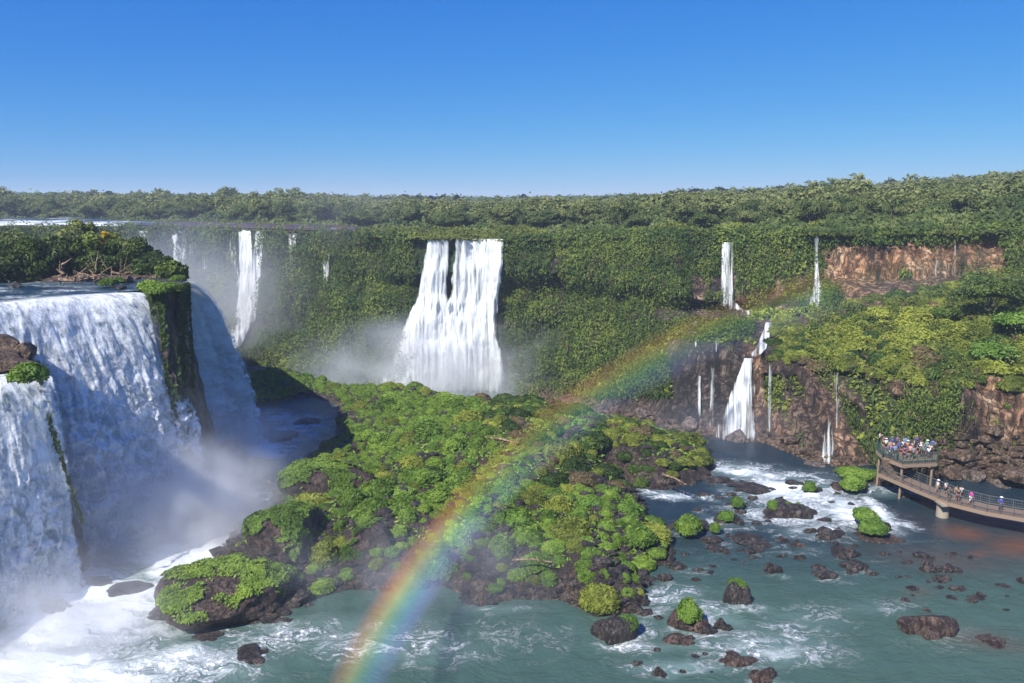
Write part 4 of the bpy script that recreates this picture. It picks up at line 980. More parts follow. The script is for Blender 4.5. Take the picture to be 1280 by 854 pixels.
# grass carpet
n = 90000; x = rg.uniform(-58, 42, n); y = rg.uniform(60, 155, n); s_ = isl_s(x, y); z = isl_h(x, y); u, v = UV(np.stack([x, y, z], 1))
gm = (s_ > 1) & (z > .4) & (fbm(x / 5, y / 5, 0, 3, 411) + .35 - .6 * (v > 685) - .25 * ((u < 560) & (v > 620)) > 0)
C = np.stack([x, y, z + .1], 1)[gm]
lv = leaves(C, np.tile([0, -.2, 1.0], (len(C), 1)), rg.uniform(.14, .32, len(C)), 2.6, .7, rg, 0, .25 + .5 * rg.random(len(C)) + .5 * fbm(C[:, 0] / 4, C[:, 1] / 4, 0, 3, 44))
tag(obj('grass', npmesh('grass', *lv[:2], M['leaf_tussock'], {'v': lv[2]})), 'short green grass between the bushes of the island', 'grass', kind='stuff')
# scree of broken rock
parts = []; RG = [rock_geo(570 + i, 1, .8, 8) for i in range(6)]
cnt = 0
while cnt < 2600:
    x = rg.uniform(-58, 42); y = rg.uniform(60, 150); s_ = float(isl_s(x, y))
    if s_ < -.6 or (s_ > 9 and rg.random() > .3): continue
    u, v = UV(np.array([x, y, 0.5]))
    if v < 600 and rg.random() > .25: continue
    V, Fq = RG[cnt % 6]; r_ = rg.uniform(.15, .55) * (1.6 if rg.random() < .12 else 1)
    an = rg.uniform(0, 6.3); V2 = np.stack([V[:, 0] * math.cos(an) - V[:, 1] * math.sin(an), V[:, 0] * math.sin(an) + V[:, 1] * math.cos(an), V[:, 2]], 1)
    parts.append((V2 * r_ * (1.3, .9, 1) + (x, y, float(isl_h(x, y)) + .1 * r_), Fq)); cnt += 1
V, Fq, _ = join(parts); tag(obj('scree', npmesh('scree', V, Fq, M['rock_river'])), 'dark broken basalt rubble scattered over the island shore', 'rubble', kind='stuff')

# fallen trunks on the island
for (a, b, r_, lb) in [((598, 546), (648, 554), .22, 'long bleached log lying on the bushes left of the rainbow'), ((640, 700), (690, 703), .12, 'thin grey branch lying across the stony shore'), ((828, 593), (858, 606), .14, 'pale fallen branch on the right tip of the island')]:
    p1 = P(*a, 4.6 if a[0] < 620 else 3.0); p2 = P(*b, 4.6 if a[0] < 620 else 2.6)
    V, Fq = tube(resamp([p1, (p1 + p2) / 2 + (0, 0, .2), p2], 7)[0] - p1, np.linspace(r_, r_ * .6, 7)); o = obj('fallen_log', npmesh('fallen_log', V, Fq, M['driftwood'], smooth=True), None, p1); tag(o, lb, 'log')

# ================================================================== water of the lower pool
wx = np.arange(-64, 112, .5); wy = np.concatenate([np.arange(28, 160, .5)]); WX, WY = np.meshgrid(wx, wy)
wu, wv = UV(np.stack([WX, WY, 0 * WX], -1))
foam = np.zeros_like(WX); tint = np.zeros_like(WX); brown = np.zeros_like(WX)
def fb(arr, u, v, ru, rv, s, rot=0.0):
    c_, s__ = math.cos(rot), math.sin(rot); du = (wu - u); dv = (wv - v)
    a = (du * c_ + dv * s__) / ru; b = (-du * s__ + dv * c_) / rv
    np.maximum(arr, s * np.exp(-(a * a + b * b)), out=arr)
for q in [(100, 760, 180, 70, 1.25, 0), (40, 840, 260, 50, 1.15, 0), (250, 690, 110, 50, 1.3, -.4), (230, 830, 120, 40, .85, 0), (330, 565, 40, 22, 1.15, 0), (375, 535, 45, 22, .72, -.2), (345, 520, 40, 10, .6, 0), (345, 625, 22, 14, 1.0, 0), (370, 600, 30, 10, .8, -.7),
          (330, 800, 90, 30, .5, 0), (420, 800, 90, 38, .55, 0), (520, 810, 120, 34, .50, 0), (560, 800, 200, 50, .30, 0), (350, 785, 60, 14, .6, .1),
          (985, 612, 90, 24, 1.0, .1), (900, 655, 60, 14, .5, 0), (1010, 645, 110, 22, .8, .1), (1180, 790, 70, 14, .35, 0), (1090, 760, 80, 16, .36, 0), (1060, 640, 70, 22, 1.0, .35), (930, 590, 60, 12, .85, .1), (830, 618, 44, 7, .9, .15), (1100, 640, 42, 9, 1.05, .75), (1030, 660, 60, 14, .8, -.1), (960, 640, 60, 20, .62, 0), (1130, 655, 24, 6, .8, .3),
          (880, 780, 60, 26, .62, -.3), (840, 745, 50, 16, .6, -.1), (960, 810, 110, 26, .66, .05), (1000, 780, 90, 30, .42, 0), (850, 835, 80, 12, .7, 0), (905, 770, 60, 14, .55, .5), (790, 790, 40, 16, .6, 0),
          (700, 800, 160, 40, .26, 0), (1180, 800, 120, 30, .2, 0), (860, 710, 60, 20, .25, 0), (930, 690, 120, 20, .22, 0), (620, 762, 60, 8, .45, 0), (1010, 690, 60, 12, .3, 0)]: fb(foam, *q)
rocks = [
 (775, 806, 54, 36, 'dark block shaped rock with a green cap at the lower edge of the island'), (856, 786, 50, 30, 'rounded brown rock with a bright green cap in the white riffle'),
 (849, 806, 38, 16, 'low brown rock just below the green capped one in the riffle'), (918, 758, 36, 30, 'steep dark rock with a small green tuft on its top in the teal water'),
 (915, 830, 46, 12, 'flat brown rock awash near the bottom of the river'), (952, 853, 34, 18, 'reddish brown rock cut by the bottom edge'),
 (1166, 794, 74, 34, 'widest reddish brown rock in the lower right of the river'), (1240, 806, 44, 10, 'low brown rock barely showing right of the widest red rock'),
 (860, 666, 52, 18, 'dark rock under a broad green tuft beside the channel'), (893, 663, 16, 8, 'tiny rock under a small green tuft'), (908, 655, 36, 18, 'dark rock with a bright tuft above the channel rocks'),
 (924, 634, 22, 10, 'dark rock with a tuft at the lower edge of the rapids'), (980, 646, 60, 20, 'long dark rock with a row of green tufts in the rapids'), (1010, 617, 24, 13, 'pointed rock with a green tuft amid the white rapids'),
 (1090, 664, 40, 12, 'rock carrying the tall bright green mound in the right rapids'), (1066, 614, 48, 18, 'brown rock under a green cap at the foot of the walkway'), (1106, 612, 56, 34, 'tall brown rock carrying the walkway corner'),
 (896, 692, 28, 12, 'twin dark rocks left of the long rock bar'), (893, 680, 26, 10, 'small dark rock above the twin rocks'), (935, 678, 48, 11, 'long dark rock bar with a pale patch'), (942, 692, 24, 10, 'dark rock below the long rock bar'),
 (964, 718, 24, 14, 'isolated round black rock in open water'), (1030, 674, 36, 13, 'dark rock at the lower edge of the rapids'), (1012, 668, 16, 8, 'small rock left of the rapids rock'), (1000, 684, 20, 7, 'flat reddish rock at the end of the rapids'),
 (1052, 698, 44, 16, 'upper of the paired long dark rocks right of centre'), (1068, 716, 34, 18, 'lower of the paired long dark rocks right of centre'), (1034, 725, 30, 12, 'speckled dark rock left of the paired rocks'), (1024, 712, 22, 7, 'thin dark rock above the speckled rock'),
 (1156, 698, 26, 8, 'small dark rock in the blue reach below the walkway'), (1188, 716, 24, 10, 'dark rock in the cluster below the walkway'), (1158, 716, 26, 14, 'largest dark rock of the cluster below the walkway'), (1176, 728, 22, 10, 'lowest rock of the cluster below the walkway'), (1200, 738, 20, 7, 'flat dark rock right of the cluster'), (1276, 730, 18, 10, 'dark rock at the right edge of the river'),
 (846, 714, 24, 14, 'dark rock off the lower right shore of the island'), (833, 728, 18, 12, 'small dark rock closest to the lower right shore'), (792, 762, 30, 26, 'smooth dark rock leaning on the lower right shore'), (885, 792, 24, 12, 'dark rock in the riffle right of the green cap'), (823, 846, 18, 12, 'small black rock near the bottom edge'),
 (900, 786, 20, 12, 'greyish rock in the riffle behind the others'), (1215, 750, 14, 6, 'tiny flat rock right of the river cluster'), (1135, 705, 16, 6, 'tiny rock left of the river cluster'), (870, 640, 14, 6, 'tiny rock at the head of the channel'),
 (940, 614, 60, 10, 'long dark rock ledge in the upper rapids'), (902, 604, 30, 8, 'dark flat rock at the head of the rapids'), (990, 606, 24, 7, 'dark rock between two white tongues of the rapids'), (880, 622, 18, 8, 'dark rock at the right tip of the island'), (1135, 624, 22, 7, 'wet rock ledge where water drops beside the walkway'), (1090, 672, 60, 5, 'thin brown log like ledge below the bright green mound'),
]
for (ru_, rv_, rw_, rh_, _) in rocks:
    near_r = float(np.interp(rv_, [600, 700, 760, 860], [.75, .30, .62, .70])) * (1.0 if ru_ < 1110 else .45)
    fb(foam, ru_ + 3, rv_, rw_ * .75, max(4, rh_ * .35), near_r); fb(foam, ru_ + rw_ * .8, rv_ + 4, rw_ * .9, max(3, rh_ * .25), near_r * .8)
tint[:] = np.clip(sstep(760, 640, wv) * sstep(640, 820, wu) + sstep(500, 300, wu) * sstep(720, 560, wv), 0, 1)
for q in [(1205, 667, 34, 9, .95, .15), (1225, 692, 18, 6, .8, 0), (1272, 684, 40, 14, .95, 0), (1180, 700, 90, 16, .35, .1), (1150, 740, 20, 8, .3, 0), (1230, 800, 60, 12, .45, .2), (1090, 655, 90, 14, .25, 0)]: fb(brown, *q)
WZ = .10 * fbm(WX / 2.2, WY / 1.6, 0, 4, 501) * (1 + 3.0 * np.clip(foam, 0, 1))
WZ += .35 * np.clip(foam - .3, 0, 1) * fbm(WX / 1.3, WY / 1.0, 0, 3, 511)
# the left plunge pool surges
Fq = gridfaces(*WX.shape); cu, cv = wu.ravel()[Fq].mean(1), wv.ravel()[Fq].mean(1)
# keep the front pool: everything in front of the island crest and the right cliff
crest = np.interp(cu, [-800, 260, 300, 480, 700, 850, 900, 1000, 1100, 1300, 1900], [440, 478, 482, 512, 524, 540, 548, 560, 575, 585, 600])
me = npmesh('water', np.stack([WX, WY, WZ], -1).reshape(-1, 3), Fq[cv > crest], M['water'], {'foam': foam, 'tint': tint, 'brown': brown}, True)
tag(obj('river_water', me), kind='structure')
gx, gy = np.meshgrid(np.arange(-330, 60, 3.0), np.arange(118, 330, 3.0)); gu, gv = UV(np.stack([gx, gy, 0 * gx - 10], -1))
gf = np.clip(1.1 * np.exp(-(((gu - 560) / 90) ** 2 + ((gv - 482) / 10) ** 2)) + .15, 0, 1.2)
me = npmesh('gorge_pool', np.stack([gx, gy, -10 + .2 * fbm(gx / 5, gy / 5, 0, 3, 3)], -1).reshape(-1, 3), gridfaces(*gx.shape), M['water_far'], {'foam': gf, 'tint': 0 * gx, 'brown': 0 * gx}, True)
tag(obj('gorge_pool', me), kind='structure')
# river bed below everything
bx_, by_ = np.meshgrid(np.linspace(-400, 400, 30), np.linspace(-60, 400, 30))
tag(obj('river_bed', npmesh('river_bed', np.stack([bx_, by_, 0 * bx_ - 15], -1).reshape(-1, 3), gridfaces(30, 30), M['rock_river'])), kind='structure')

# ================================================================== river rocks  (u, v of foot, width, height, grass, label)
for i, (u, v, w, h, lb) in enumerate(rocks):
    mat = 'rock_redriver' if any(k in lb for k in ('reddish', 'brown')) else 'rock_river'
    rock_thing('river_rock', u, v - h * .25, -.05, w, h * .95, i, lb, mat, group='rocks standing in the lower river', sub=3, ysc=.75, rz=random.uniform(-.4, .4))
rg = np.random.default_rng(66); zn = [(880, 1120, 640, 720, 34, 'small dark stone showing in the reach below the rapids'), (1120, 1260, 690, 765, 22, 'small dark stone among the cluster below the walkway'), (880, 1090, 600, 640, 16, 'small black stone in the white rapids'), (800, 900, 640, 740, 14, 'small dark stone off the right shore of the island'), (740, 960, 770, 846, 14, 'small wet stone in the lower riffle')]
for (ua_, ub_, va_, vb_, n_, lb) in zn:
    for k_ in range(n_):
        u, v = rg.uniform(ua_, ub_), rg.uniform(va_, vb_)
        if float(isl_s(*P(u, v, 0)[:2])) > -.3: continue
        w_ = rg.uniform(6, 17); rock_thing('river_rock', u, v, -.05, w_, w_ * rg.uniform(.25, .5), 70 + k_, lb, 'rock_river', group=lb.replace('small', 'small').replace('stone', 'stones'), sub=3, ysc=.7, rz=rg.uniform(-.6, .6))
dark = [(245, 590, 60, 46, 'big dark wet rock at the foot of the blue white fall'), (285, 585, 50, 34, 'dark wet rock right of the big one at the fall foot'), (318, 590, 46, 22, 'low dark rock at the edge of the swirling pool'), (262, 552, 40, 26, 'steep dark rock hugging the promontory foot'), (330, 612, 36, 16, 'dark rock washed by foam above the spray cloud'),
        (120, 735, 50, 20, 'dark rock in the foam between the two left falls'), (165, 740, 60, 16, 'long dark rock in the foam of the left plunge pool'), (205, 770, 46, 22, 'dark green rock beside the largest mossy boulder'), (70, 770, 40, 44, 'dark rock rising in the foam below the lower left fall'), (310, 824, 60, 18, 'dark rock barely awash below the largest mossy boulder'), (55, 745, 30, 40, 'dark rock edge showing through the lower left fall'),
        (205, 742, 30, 14, 'small dark rock against the tip of the island'), (350, 548, 50, 10, 'flat wet ledge across the swirling pool'), (380, 530, 40, 8, 'flat dark ledge behind the swirling pool'), (250, 800, 50, 8, 'submerged rock patch in the foam')]
for i, (u, v, w, h, lb) in enumerate(dark):
    rock_thing('wet_rock', u, v - h * .2, -.1, w, h * (.45 if v > 700 else .9), 30 + i, lb, 'rock_wet', group='dark wet rocks at the foot of the left falls', sub=3, ysc=.8, rz=random.uniform(-.4, .4))
grey = [(922, 562, 34, 26, 'large tan boulder at the foot of the two step fall', 'rock_grey'), (940, 576, 30, 16, 'tan boulder below the large one at the fall foot', 'rock_grey'), (862, 536, 24, 16, 'tan boulder left of the two step fall', 'rock_grey'), (990, 585, 34, 12, 'grey boulder at the cliff foot right of the two step fall', 'rock_grey'),
        (895, 556, 24, 10, 'dark boulder in the mist left of the fall foot', 'rock_river'), (965, 588, 40, 10, 'flat boulder along the water edge below the cliff', 'rock_river'), (1020, 590, 40, 12, 'grey brown boulder below the streaming cliff', 'rock_grey'), (1050, 596, 28, 10, 'brown boulder near the head of the walkway', 'rock_brown'),
        (720, 524, 24, 10, 'reddish boulder beneath the cliff behind the island crest', 'rock_red'), (780, 530, 30, 12, 'brown boulder beneath the cliff behind the island crest', 'rock_brown'), (830, 540, 26, 12, 'dark boulder at the cliff foot past the island crest', 'rock_river'), (805, 520, 26, 12, 'tan block half way up the rubble slope', 'rock_grey'),
        (1215, 600, 34, 12, 'grey boulder on the bank behind the walkway', 'rock_grey'), (1250, 612, 30, 10, 'pale boulder on the bank at the right edge', 'rock_grey'), (1190, 596, 26, 12, 'brown boulder behind the viewing platform', 'rock_brown'), (1270, 598, 40, 12, 'brown boulder high on the bank at the right edge', 'rock_brown')]
for i, (u, v, w, h, lb, mt) in enumerate(grey):
    o = rock_thing('boulder', u, v - h * .3, 0, w, h, 50 + i, lb, mt, 'boulder', 'boulders at the foot of the far cliff', sub=3)
    d = cliff_d(u, v - 4) - 1.2; 
    if d < o.location.y + 30:
        q = PD(u, v - h * .3, d); o.location = Vector(q.tolist())
# talus along cliff foot
parts = []; rg = np.random.default_rng(91)
for i in range(1500):
    u = rg.uniform(660, 1330); vb = float(np.interp(u, KU, KV[:, 5])); v = vb - abs(rg.normal()) * (26 if u > 1120 else 7)
    d = cliff_d(u, v); q = PD(u, v, d - .3); V, Fq = RG[i % 6]; r_ = rg.uniform(.25, 1.0); parts.append((V * r_ * (1.2, 1, .9) + q, Fq))
V, Fq, _ = join(parts); tag(obj('talus', npmesh('talus', V, Fq, M['rock_brown'])), 'brown rubble piled along the foot of the far cliff', 'rubble', kind='stuff')

# green tufts on river rocks
tufts = [(783, 777, 32, 20, 'leaf_bright', 'bright green leafy cap on the block shaped rock'), (862, 764, 36, 24, 'leaf_bright', 'bright green leafy cap on the rounded brown rock'), (922, 728, 22, 14, 'leaf_bright', 'small green tuft on the steep dark rock'),
 (861, 656, 40, 26, 'leaf_tussock', 'broad green tuft on the channel rock'), (894, 659, 16, 12, 'leaf_tussock', 'tiny green tuft beside the broad one'), (908, 644, 20, 14, 'leaf_bright', 'bright tuft above the channel rocks'), (922, 627, 20, 14, 'leaf_bright', 'grass tuft at the lower edge of the rapids'),
 (968, 631, 18, 12, 'leaf_bright', 'left tuft of the row on the long rapids rock'), (982, 631, 20, 12, 'leaf_tussock', 'middle tuft of the row on the long rapids rock'), (998, 633, 18, 12, 'leaf_bright', 'right tuft of the row on the long rapids rock'), (1012, 608, 18, 12, 'leaf_bright', 'tuft on the pointed rock amid the rapids'),
 (1082, 644, 32, 20, 'leaf_bright', 'upper half of the bright green mound in the right rapids'), (1092, 658, 36, 20, 'leaf_bright', 'lower half of the bright green mound in the right rapids'), (1066, 604, 34, 18, 'leaf_bright', 'bright green cap at the foot of the walkway'), (1070, 590, 44, 12, 'leaf_tussock', 'low green bush under the cliff beside the walkway'), (1092, 592, 22, 12, 'leaf_bright', 'green bush at the corner post of the walkway')]
for i, (u, v, w, h, mt, lb) in enumerate(tufts):
    p_ = P(u, v, .9 if h < 18 else 1.3); m = float(depth_c(p_)) / F; g_ = TUS[5 + i % 3]
    o = obj('grass_tuft', npmesh('grass_tuft', g_[0], g_[1], M[mt], {'v': g_[2]}), None, p_); o.location.z -= .25; o.scale = (w * m / 2 * .95, w * m / 2 * .8, h * m * .85); o.rotation_euler = (0, 0, i * 1.3); tag(o, lb, 'grass tuft', 'green tufts on the river rocks')

# ================================================================== far waterfalls
def far_fall(label, rows, group='far waterfalls', mats=('fall_far', 'fall_far2'), off=.9, nt=110, ns=40, names=('water_curtain', 'spray_veil'), seed=0, root=None, bfade=9, edge=5.0):
    rows = np.array(rows, float); vs = np.linspace(rows[0, 0], rows[-1, 0], nt)
    uL = np.interp(vs, rows[:, 0], rows[:, 1]); uR = np.interp(vs, rows[:, 0], rows[:, 2])
    f = np.linspace(0, 1, ns); U = uL[:, None] * (1 - f) + uR[:, None] * f; Vv = np.broadcast_to(vs[:, None], U.shape)
    wd_ = (uR - uL); f_w = np.abs(np.array(fbm(vs / 28, 3.3 + seed, 0, 3, 700 + seed))); uL2 = uL + wd_ * .10 * f_w; uR2 = uR - wd_ * .10 * np.abs(fbm(vs / 28, 8.3 + seed, 0, 3, 800 + seed)); U = uL2[:, None] * (1 - f) + uR2[:, None] * f
    D = np.array([[cliff_d(U[i, j], Vv[i, j]) for j in range(ns)] for i in range(nt)])
    D = np.minimum.accumulate(D, 0)
    for _ in range(12): D[1:-1] = .25 * D[:-2] + .5 * D[1:-1] + .25 * D[2:]
    D = np.minimum.accumulate(D - .3, 0)
    for _ in range(3): D[:, 1:-1] = np.minimum(D[:, 1:-1], .5 * (D[:, :-2] + D[:, 2:]))
    top = PD(U[0, ns // 2], vs[0], D[0].mean())
    if root is None:
        root = empty('waterfall', top); tag(root, label, 'waterfall', group)
    loc = np.array(root.location)
    for li, mt in enumerate(mats):
        T = np.broadcast_to(((vs - vs[0]) / F * D.mean())[:, None], U.shape); S = (U - 640) / F * D.mean()
        o_ = off + .5 * li + .7 * fbm(S / .7 + seed, T / 16, 0, 2, 640 + seed) * sstep(0, 8, T) + 1.0 * fbm(S / 1.6 + seed, T / 14, 0, 3, 600 + li + seed) * sstep(0, 6, T) + .8 * np.abs(fbm(S / 3.0, T / 4, 0, 3, 620 + seed)) * sstep(10, 30, T)
        w_ = np.array(PD(U, Vv, D - o_))
        e = np.clip(np.minimum(f, 1 - f)[None, :] * edge * .8, 0, 1) * np.clip(np.minimum((vs - vs[0] + 1.0) / 1.5, 1), 0, 1)[:, None] * np.clip((vs[-1] - vs) / bfade, .0, 1)[:, None]
        me = npmesh(names[li], (w_ - loc).reshape(-1, 3), gridfaces(nt, ns), M[mt], {'edge': e}, True, uv=np.stack([S + seed * 5, T], -1))
        obj(names[li], me, root)
    return root
bf = far_fall('tallest central waterfall, two white curtains joining over a rock step into the gorge pool',
         [(299, 568, 630), (330, 566, 629), (372, 561, 626), (384, 556, 624), (420, 548, 622), (460, 545, 632), (492, 542, 642)], nt=170, ns=110, seed=1, edge=7, bfade=26)
far_fall('', [(300, 534, 562), (330, 529, 561), (370, 521, 560), (384, 515, 562), (420, 499, 562), (450, 486, 562), (475, 474, 562), (490, 468, 562)], root=bf, nt=150, ns=60, seed=2, names=('side_curtain', 'side_spray'), edge=5, bfade=26)
far_fall('forked waterfall pair streaming down the left far cliff into mist', [(288, 297, 314), (340, 299, 318), (380, 296, 318), (410, 289, 312), (436, 286, 300)], mats=('fall_far', 'fall_far2'), seed=3, ns=30)
r3 = far_fall('slender right strand of the forked fall on the left far cliff', [(289, 319, 331), (330, 315, 327), (370, 310, 324), (405, 303, 320)], mats=('fall_far',), seed=4, ns=16)
far_fall('faint strand just left of the forked fall', [(290, 285, 292), (330, 289, 297), (360, 293, 301)], mats=('fall_mid',), seed=5, ns=12, edge=3)
far_fall('misty waterfall right of the river islet treetops', [(288, 214, 232), (320, 216, 234), (350, 221, 238), (390, 226, 244)], mats=('fall_mid', 'fall_far2'), seed=6, ns=20)
far_fall('small far waterfall just above the islet shrubs', [(289, 173, 188), (300, 174, 187), (322, 174, 188)], mats=('fall_far', 'fall_mid'), seed=7, ns=20)
far_fall('misty strand hugging the right side of the islet treetops', [(289, 236, 241), (330, 237, 243), (385, 240, 247)], mats=('fall_mid',), seed=33, ns=12, edge=3)
far_fall('hazy broken strand between the islet and the forked fall', [(289, 252, 258), (330, 253, 260), (380, 255, 262)], mats=('fall_thin',), seed=31, ns=12, edge=3)
far_fall('thin trickle over green moss between forked fall and tall falls', [(292, 360, 371), (325, 361, 371), (357, 362, 370)], mats=('fall_mid',), seed=8, ns=12, edge=3)
far_fall('thinner trickle over moss nearer the tall central falls', [(292, 403, 412), (325, 403, 412), (362, 404, 411)], mats=('fall_mid',), seed=9, ns=12, edge=3)
far_fall('narrow straight waterfall on the right cliff with a kinked foot', [(303, 902, 917), (340, 901, 917), (375, 900, 917), (382, 901, 924), (388, 908, 930)], mats=('fall_mid', 'fall_mid'), seed=10, ns=24, edge=4)
far_fall('very thin waterfall splaying at its foot beside the red cliff', [(294, 1018, 1024), (335, 1018, 1023), (352, 1018, 1025), (370, 1013, 1030), (386, 1008, 1034)], mats=('fall_mid',), seed=11, ns=20, edge=4)
lf = far_fall('two step waterfall falling on the boulders at the right', [(448, 930, 942), (465, 924, 940), (485, 914, 945), (510, 905, 941), (530, 898, 946), (552, 892, 944)], mats=('fall_mid', 'fall_mid'), seed=12, ns=50, edge=4)
far_fall('', [(448, 932, 940), (480, 927, 937), (520, 921, 933), (550, 916, 930)], root=lf, mats=('fall_far',), names=('main_jet',), off=1.2, seed=14, ns=30, edge=2.5)
far_fall('', [(403, 957, 966), (420, 951, 963), (436, 944, 958), (446, 934, 948)], root=lf, mats=('fall_mid',), names=('upper_chute',), seed=13, ns=16, edge=6)
for i, (lb, rows) in enumerate([
 ('streaming veil of water over moss on the brown cliff near the walkway', [(452, 1040, 1048), (500, 1038, 1050), (540, 1030, 1046), (580, 1026, 1040)]),
 ('thin water streak left of the two step waterfall', [(460, 888, 893), (500, 887, 893), (545, 886, 892)]),
 ('short trickle below the narrow straight waterfall, leftmost', [(398, 867, 872), (434, 867, 872)]),
 ('short slanting trickle right of the leftmost one', [(400, 898, 904), (420, 896, 902), (440, 888, 896)]),
 ('water streak right of the two step waterfall', [(455, 961, 966), (500, 960, 964), (545, 958, 963)]),
 ('trickle on the upper cliff near the right edge', [(296, 1191, 1195), (345, 1190, 1195)]),
 ('short trickle left of the upper right one', [(325, 1169, 1173), (348, 1168, 1173)]),
 ('thin streak crossing the rocks above the two step waterfall', [(388, 925, 948), (394, 930, 950)]),
 ('faint streak on the dark rock beside the two step waterfall', [(470, 872, 876), (520, 872, 876)])]):
    far_fall(lb, rows, 'thin trickles on the right cliff', ('fall_thin',), .7, 50, 10, ('water_strand',), 20 + i, edge=2)

# shrubs and trees on the sloping bench at the right
rg = np.random.default_rng(55); cnt = 0; placed = []
for _ in range(9000):
    if cnt >= 290: break
    u = rg.uniform(965, 1340); 
    lo = float(np.interp(u, KU, KV[:, 3])); v0 = float(np.interp(u, [965, 1030, 1100, 1200, 1300], [402, 392, 372, 356, 352])); v1 = float(np.interp(u, KU, KV[:, 4])) + 8
    v = rg.uniform(v0, v1); d = cliff_d(u, v); q = PD(u, v, d); r_ = rg.uniform(.9, 2.4)
    if any((q[0] - w_[0]) ** 2 + (q[1] - w_[1]) ** 2 + (q[2] - w_[2]) ** 2 < (.62 * (r_ + w_[3])) ** 2 for w_ in placed): continue
    placed.append((*q, r_)); cnt += 1
    tn = rg.choice([0, 0, 0, 1, 1, 2]); me = (SHRM, SHRG, SHRD)[tn][rg.integers(3)]
    o = obj('slope_shrub', me, None, q + (0, .4, -.2 * r_)); o.scale = (r_, r_, r_ * rg.uniform(.8, 1.3)); o.rotation_euler = (0, 0, rg.uniform(0, 6.3))
    pl = 'near the two step fall' if u < 1050 else ('midway along it' if u < 1180 else 'below the big tree at the right')
    pv = 'high' if v < (v0 + v1) / 2 else 'low'
    tag(o, f"{('yellow green', 'fresh green', 'dry brownish')[tn]} {size_w(r_ * .85)} shrub {pv} on the bench {pl}", 'shrub', f'shrubs on the sloping bench {pl}')
for i, (u, v, h, w, mt, lb) in enumerate([(1236, 402, 8.5, 10.5, 'leaf_cliff', 'big bright green round tree on the bench slope near the right edge'), (1185, 408, 4.2, 5, 'leaf_cliff', 'medium green tree left of the big round tree'), (1282, 385, 6.5, 8, 'leaf_forest', 'tree behind the big round tree at the right edge'), (1100, 405, 3.4, 5, 'leaf_scrub', 'low spreading tree in the middle of the bench slope'), (1270, 420, 4.5, 6, 'leaf_bright', 'light green tree below the big round tree'),
                                     (1150, 432, 3.4, 5.0, 'leaf_scrub', 'yellow green tree low on the bench slope'), (1240, 455, 3.6, 6.0, 'leaf_bright', 'bright leafy tree at the edge above the broken cliff')]):
    q = PD(u, v, cliff_d(u, v)); cr, tk = tree_geo(800 + i, h, w, 18, 5000, .34, .3)
    e = empty('slope_tree', q + (0, .5, -.6)); tag(e, lb, 'tree', 'trees on the sloping bench'); obj('crown', npmesh('crown', cr[0], cr[1], M[mt], {'v': cr[2]}), e); obj('trunk', npmesh('trunk', tk[0], tk[1], M['bark'], smooth=True), e)
e = empty('dead_tree', PD(1113, 296, cliff_d(1113, 296))); tag(e, 'bare pale dead trunk standing on the rim above the red cliff', 'tree')
V, Fq = tube([(0, 0, -1), (.1, 0, 1.5), (0, 0, 3.6)], [.28, .2, .08]); obj('trunk', npmesh('trunk', V, Fq, M['driftwood'], smooth=True), e)

# ================================================================== walkway
WZK = 2.4
wk = empty('walkway', P(1184, 630, 0)); tag(wk, 'long raised footbridge with railings crossing the river to the viewing platform', 'walkway'); wo = np.array(wk.location)
near = [P(u, v, WZK) for u, v in [(1098, 592), (1140, 610), (1184, 628), (1232, 640), (1290, 650), (1400, 668), (1600, 700)]]
near, _ = resamp(near, 61)
tgt = np.gradient(near, axis=0); nrm = unit(np.stack([-tgt[:, 1], tgt[:, 0], 0 * tgt[:, 0]], 1)); nrm *= np.sign(nrm[:, 1:2]); farr = near + nrm * 2.6
def strip(parts, A, B, z0, z1):
    for i in range(len(A) - 1):
        V = np.array([A[i] + (0, 0, z0), B[i] + (0, 0, z0), B[i + 1] + (0, 0, z0), A[i + 1] + (0, 0, z0), A[i] + (0, 0, z1), B[i] + (0, 0, z1), B[i + 1] + (0, 0, z1), A[i + 1] + (0, 0, z1)])
        parts.append((V - wo, np.array([(3, 2, 1, 0), (4, 5, 6, 7), (0, 1, 5, 4), (1, 2, 6, 5), (2, 3, 7, 6), (3, 0, 4, 7)])))
pt = []; strip(pt, near + nrm * .12, farr - nrm * .12, -.16, 0); V, Fq, _ = join(pt); obj('deck', npmesh('deck', V, Fq, M['deck']), wk)
for ln_ in (near, farr):
    pt = [(v - wo, f) for v, f in (beam(ln_[i] + (0, 0, -.2), ln_[i + 1] + (0, 0, -.2), .16, .42) for i in range(60))]; V, Fq, _ = join(pt); obj('edge_beam', npmesh('edge_beam', V, Fq, M['deck_edge']), wk)
for ln_, nm in ((near, 'M'), (farr, 'M')):
    pt = []
    for i in range(0, 61, 2): pt.append(beam(ln_[i] + (0, 0, .0), ln_[i] + (.001, 0, 1.15), .07, .07))
    for hgt, th in ((1.15, .08), (.8, .035), (.5, .035), (.2, .035)):
        for i in range(60): pt.append(beam(ln_[i] + (0, 0, hgt), ln_[i + 1] + (0, 0, hgt), th, th))
    for i in range(60):
        for k in range(3):
            q = ln_[i] + (ln_[i + 1] - ln_[i]) * (k / 3); pt.append(beam(q + (0, 0, .2), q + (.001, 0, 1.1), .018, .018))
    V, Fq, _ = join([(v - wo, f) for v, f in pt]); obj('railing', npmesh('railing', V, Fq, M['rail_steel']), wk)
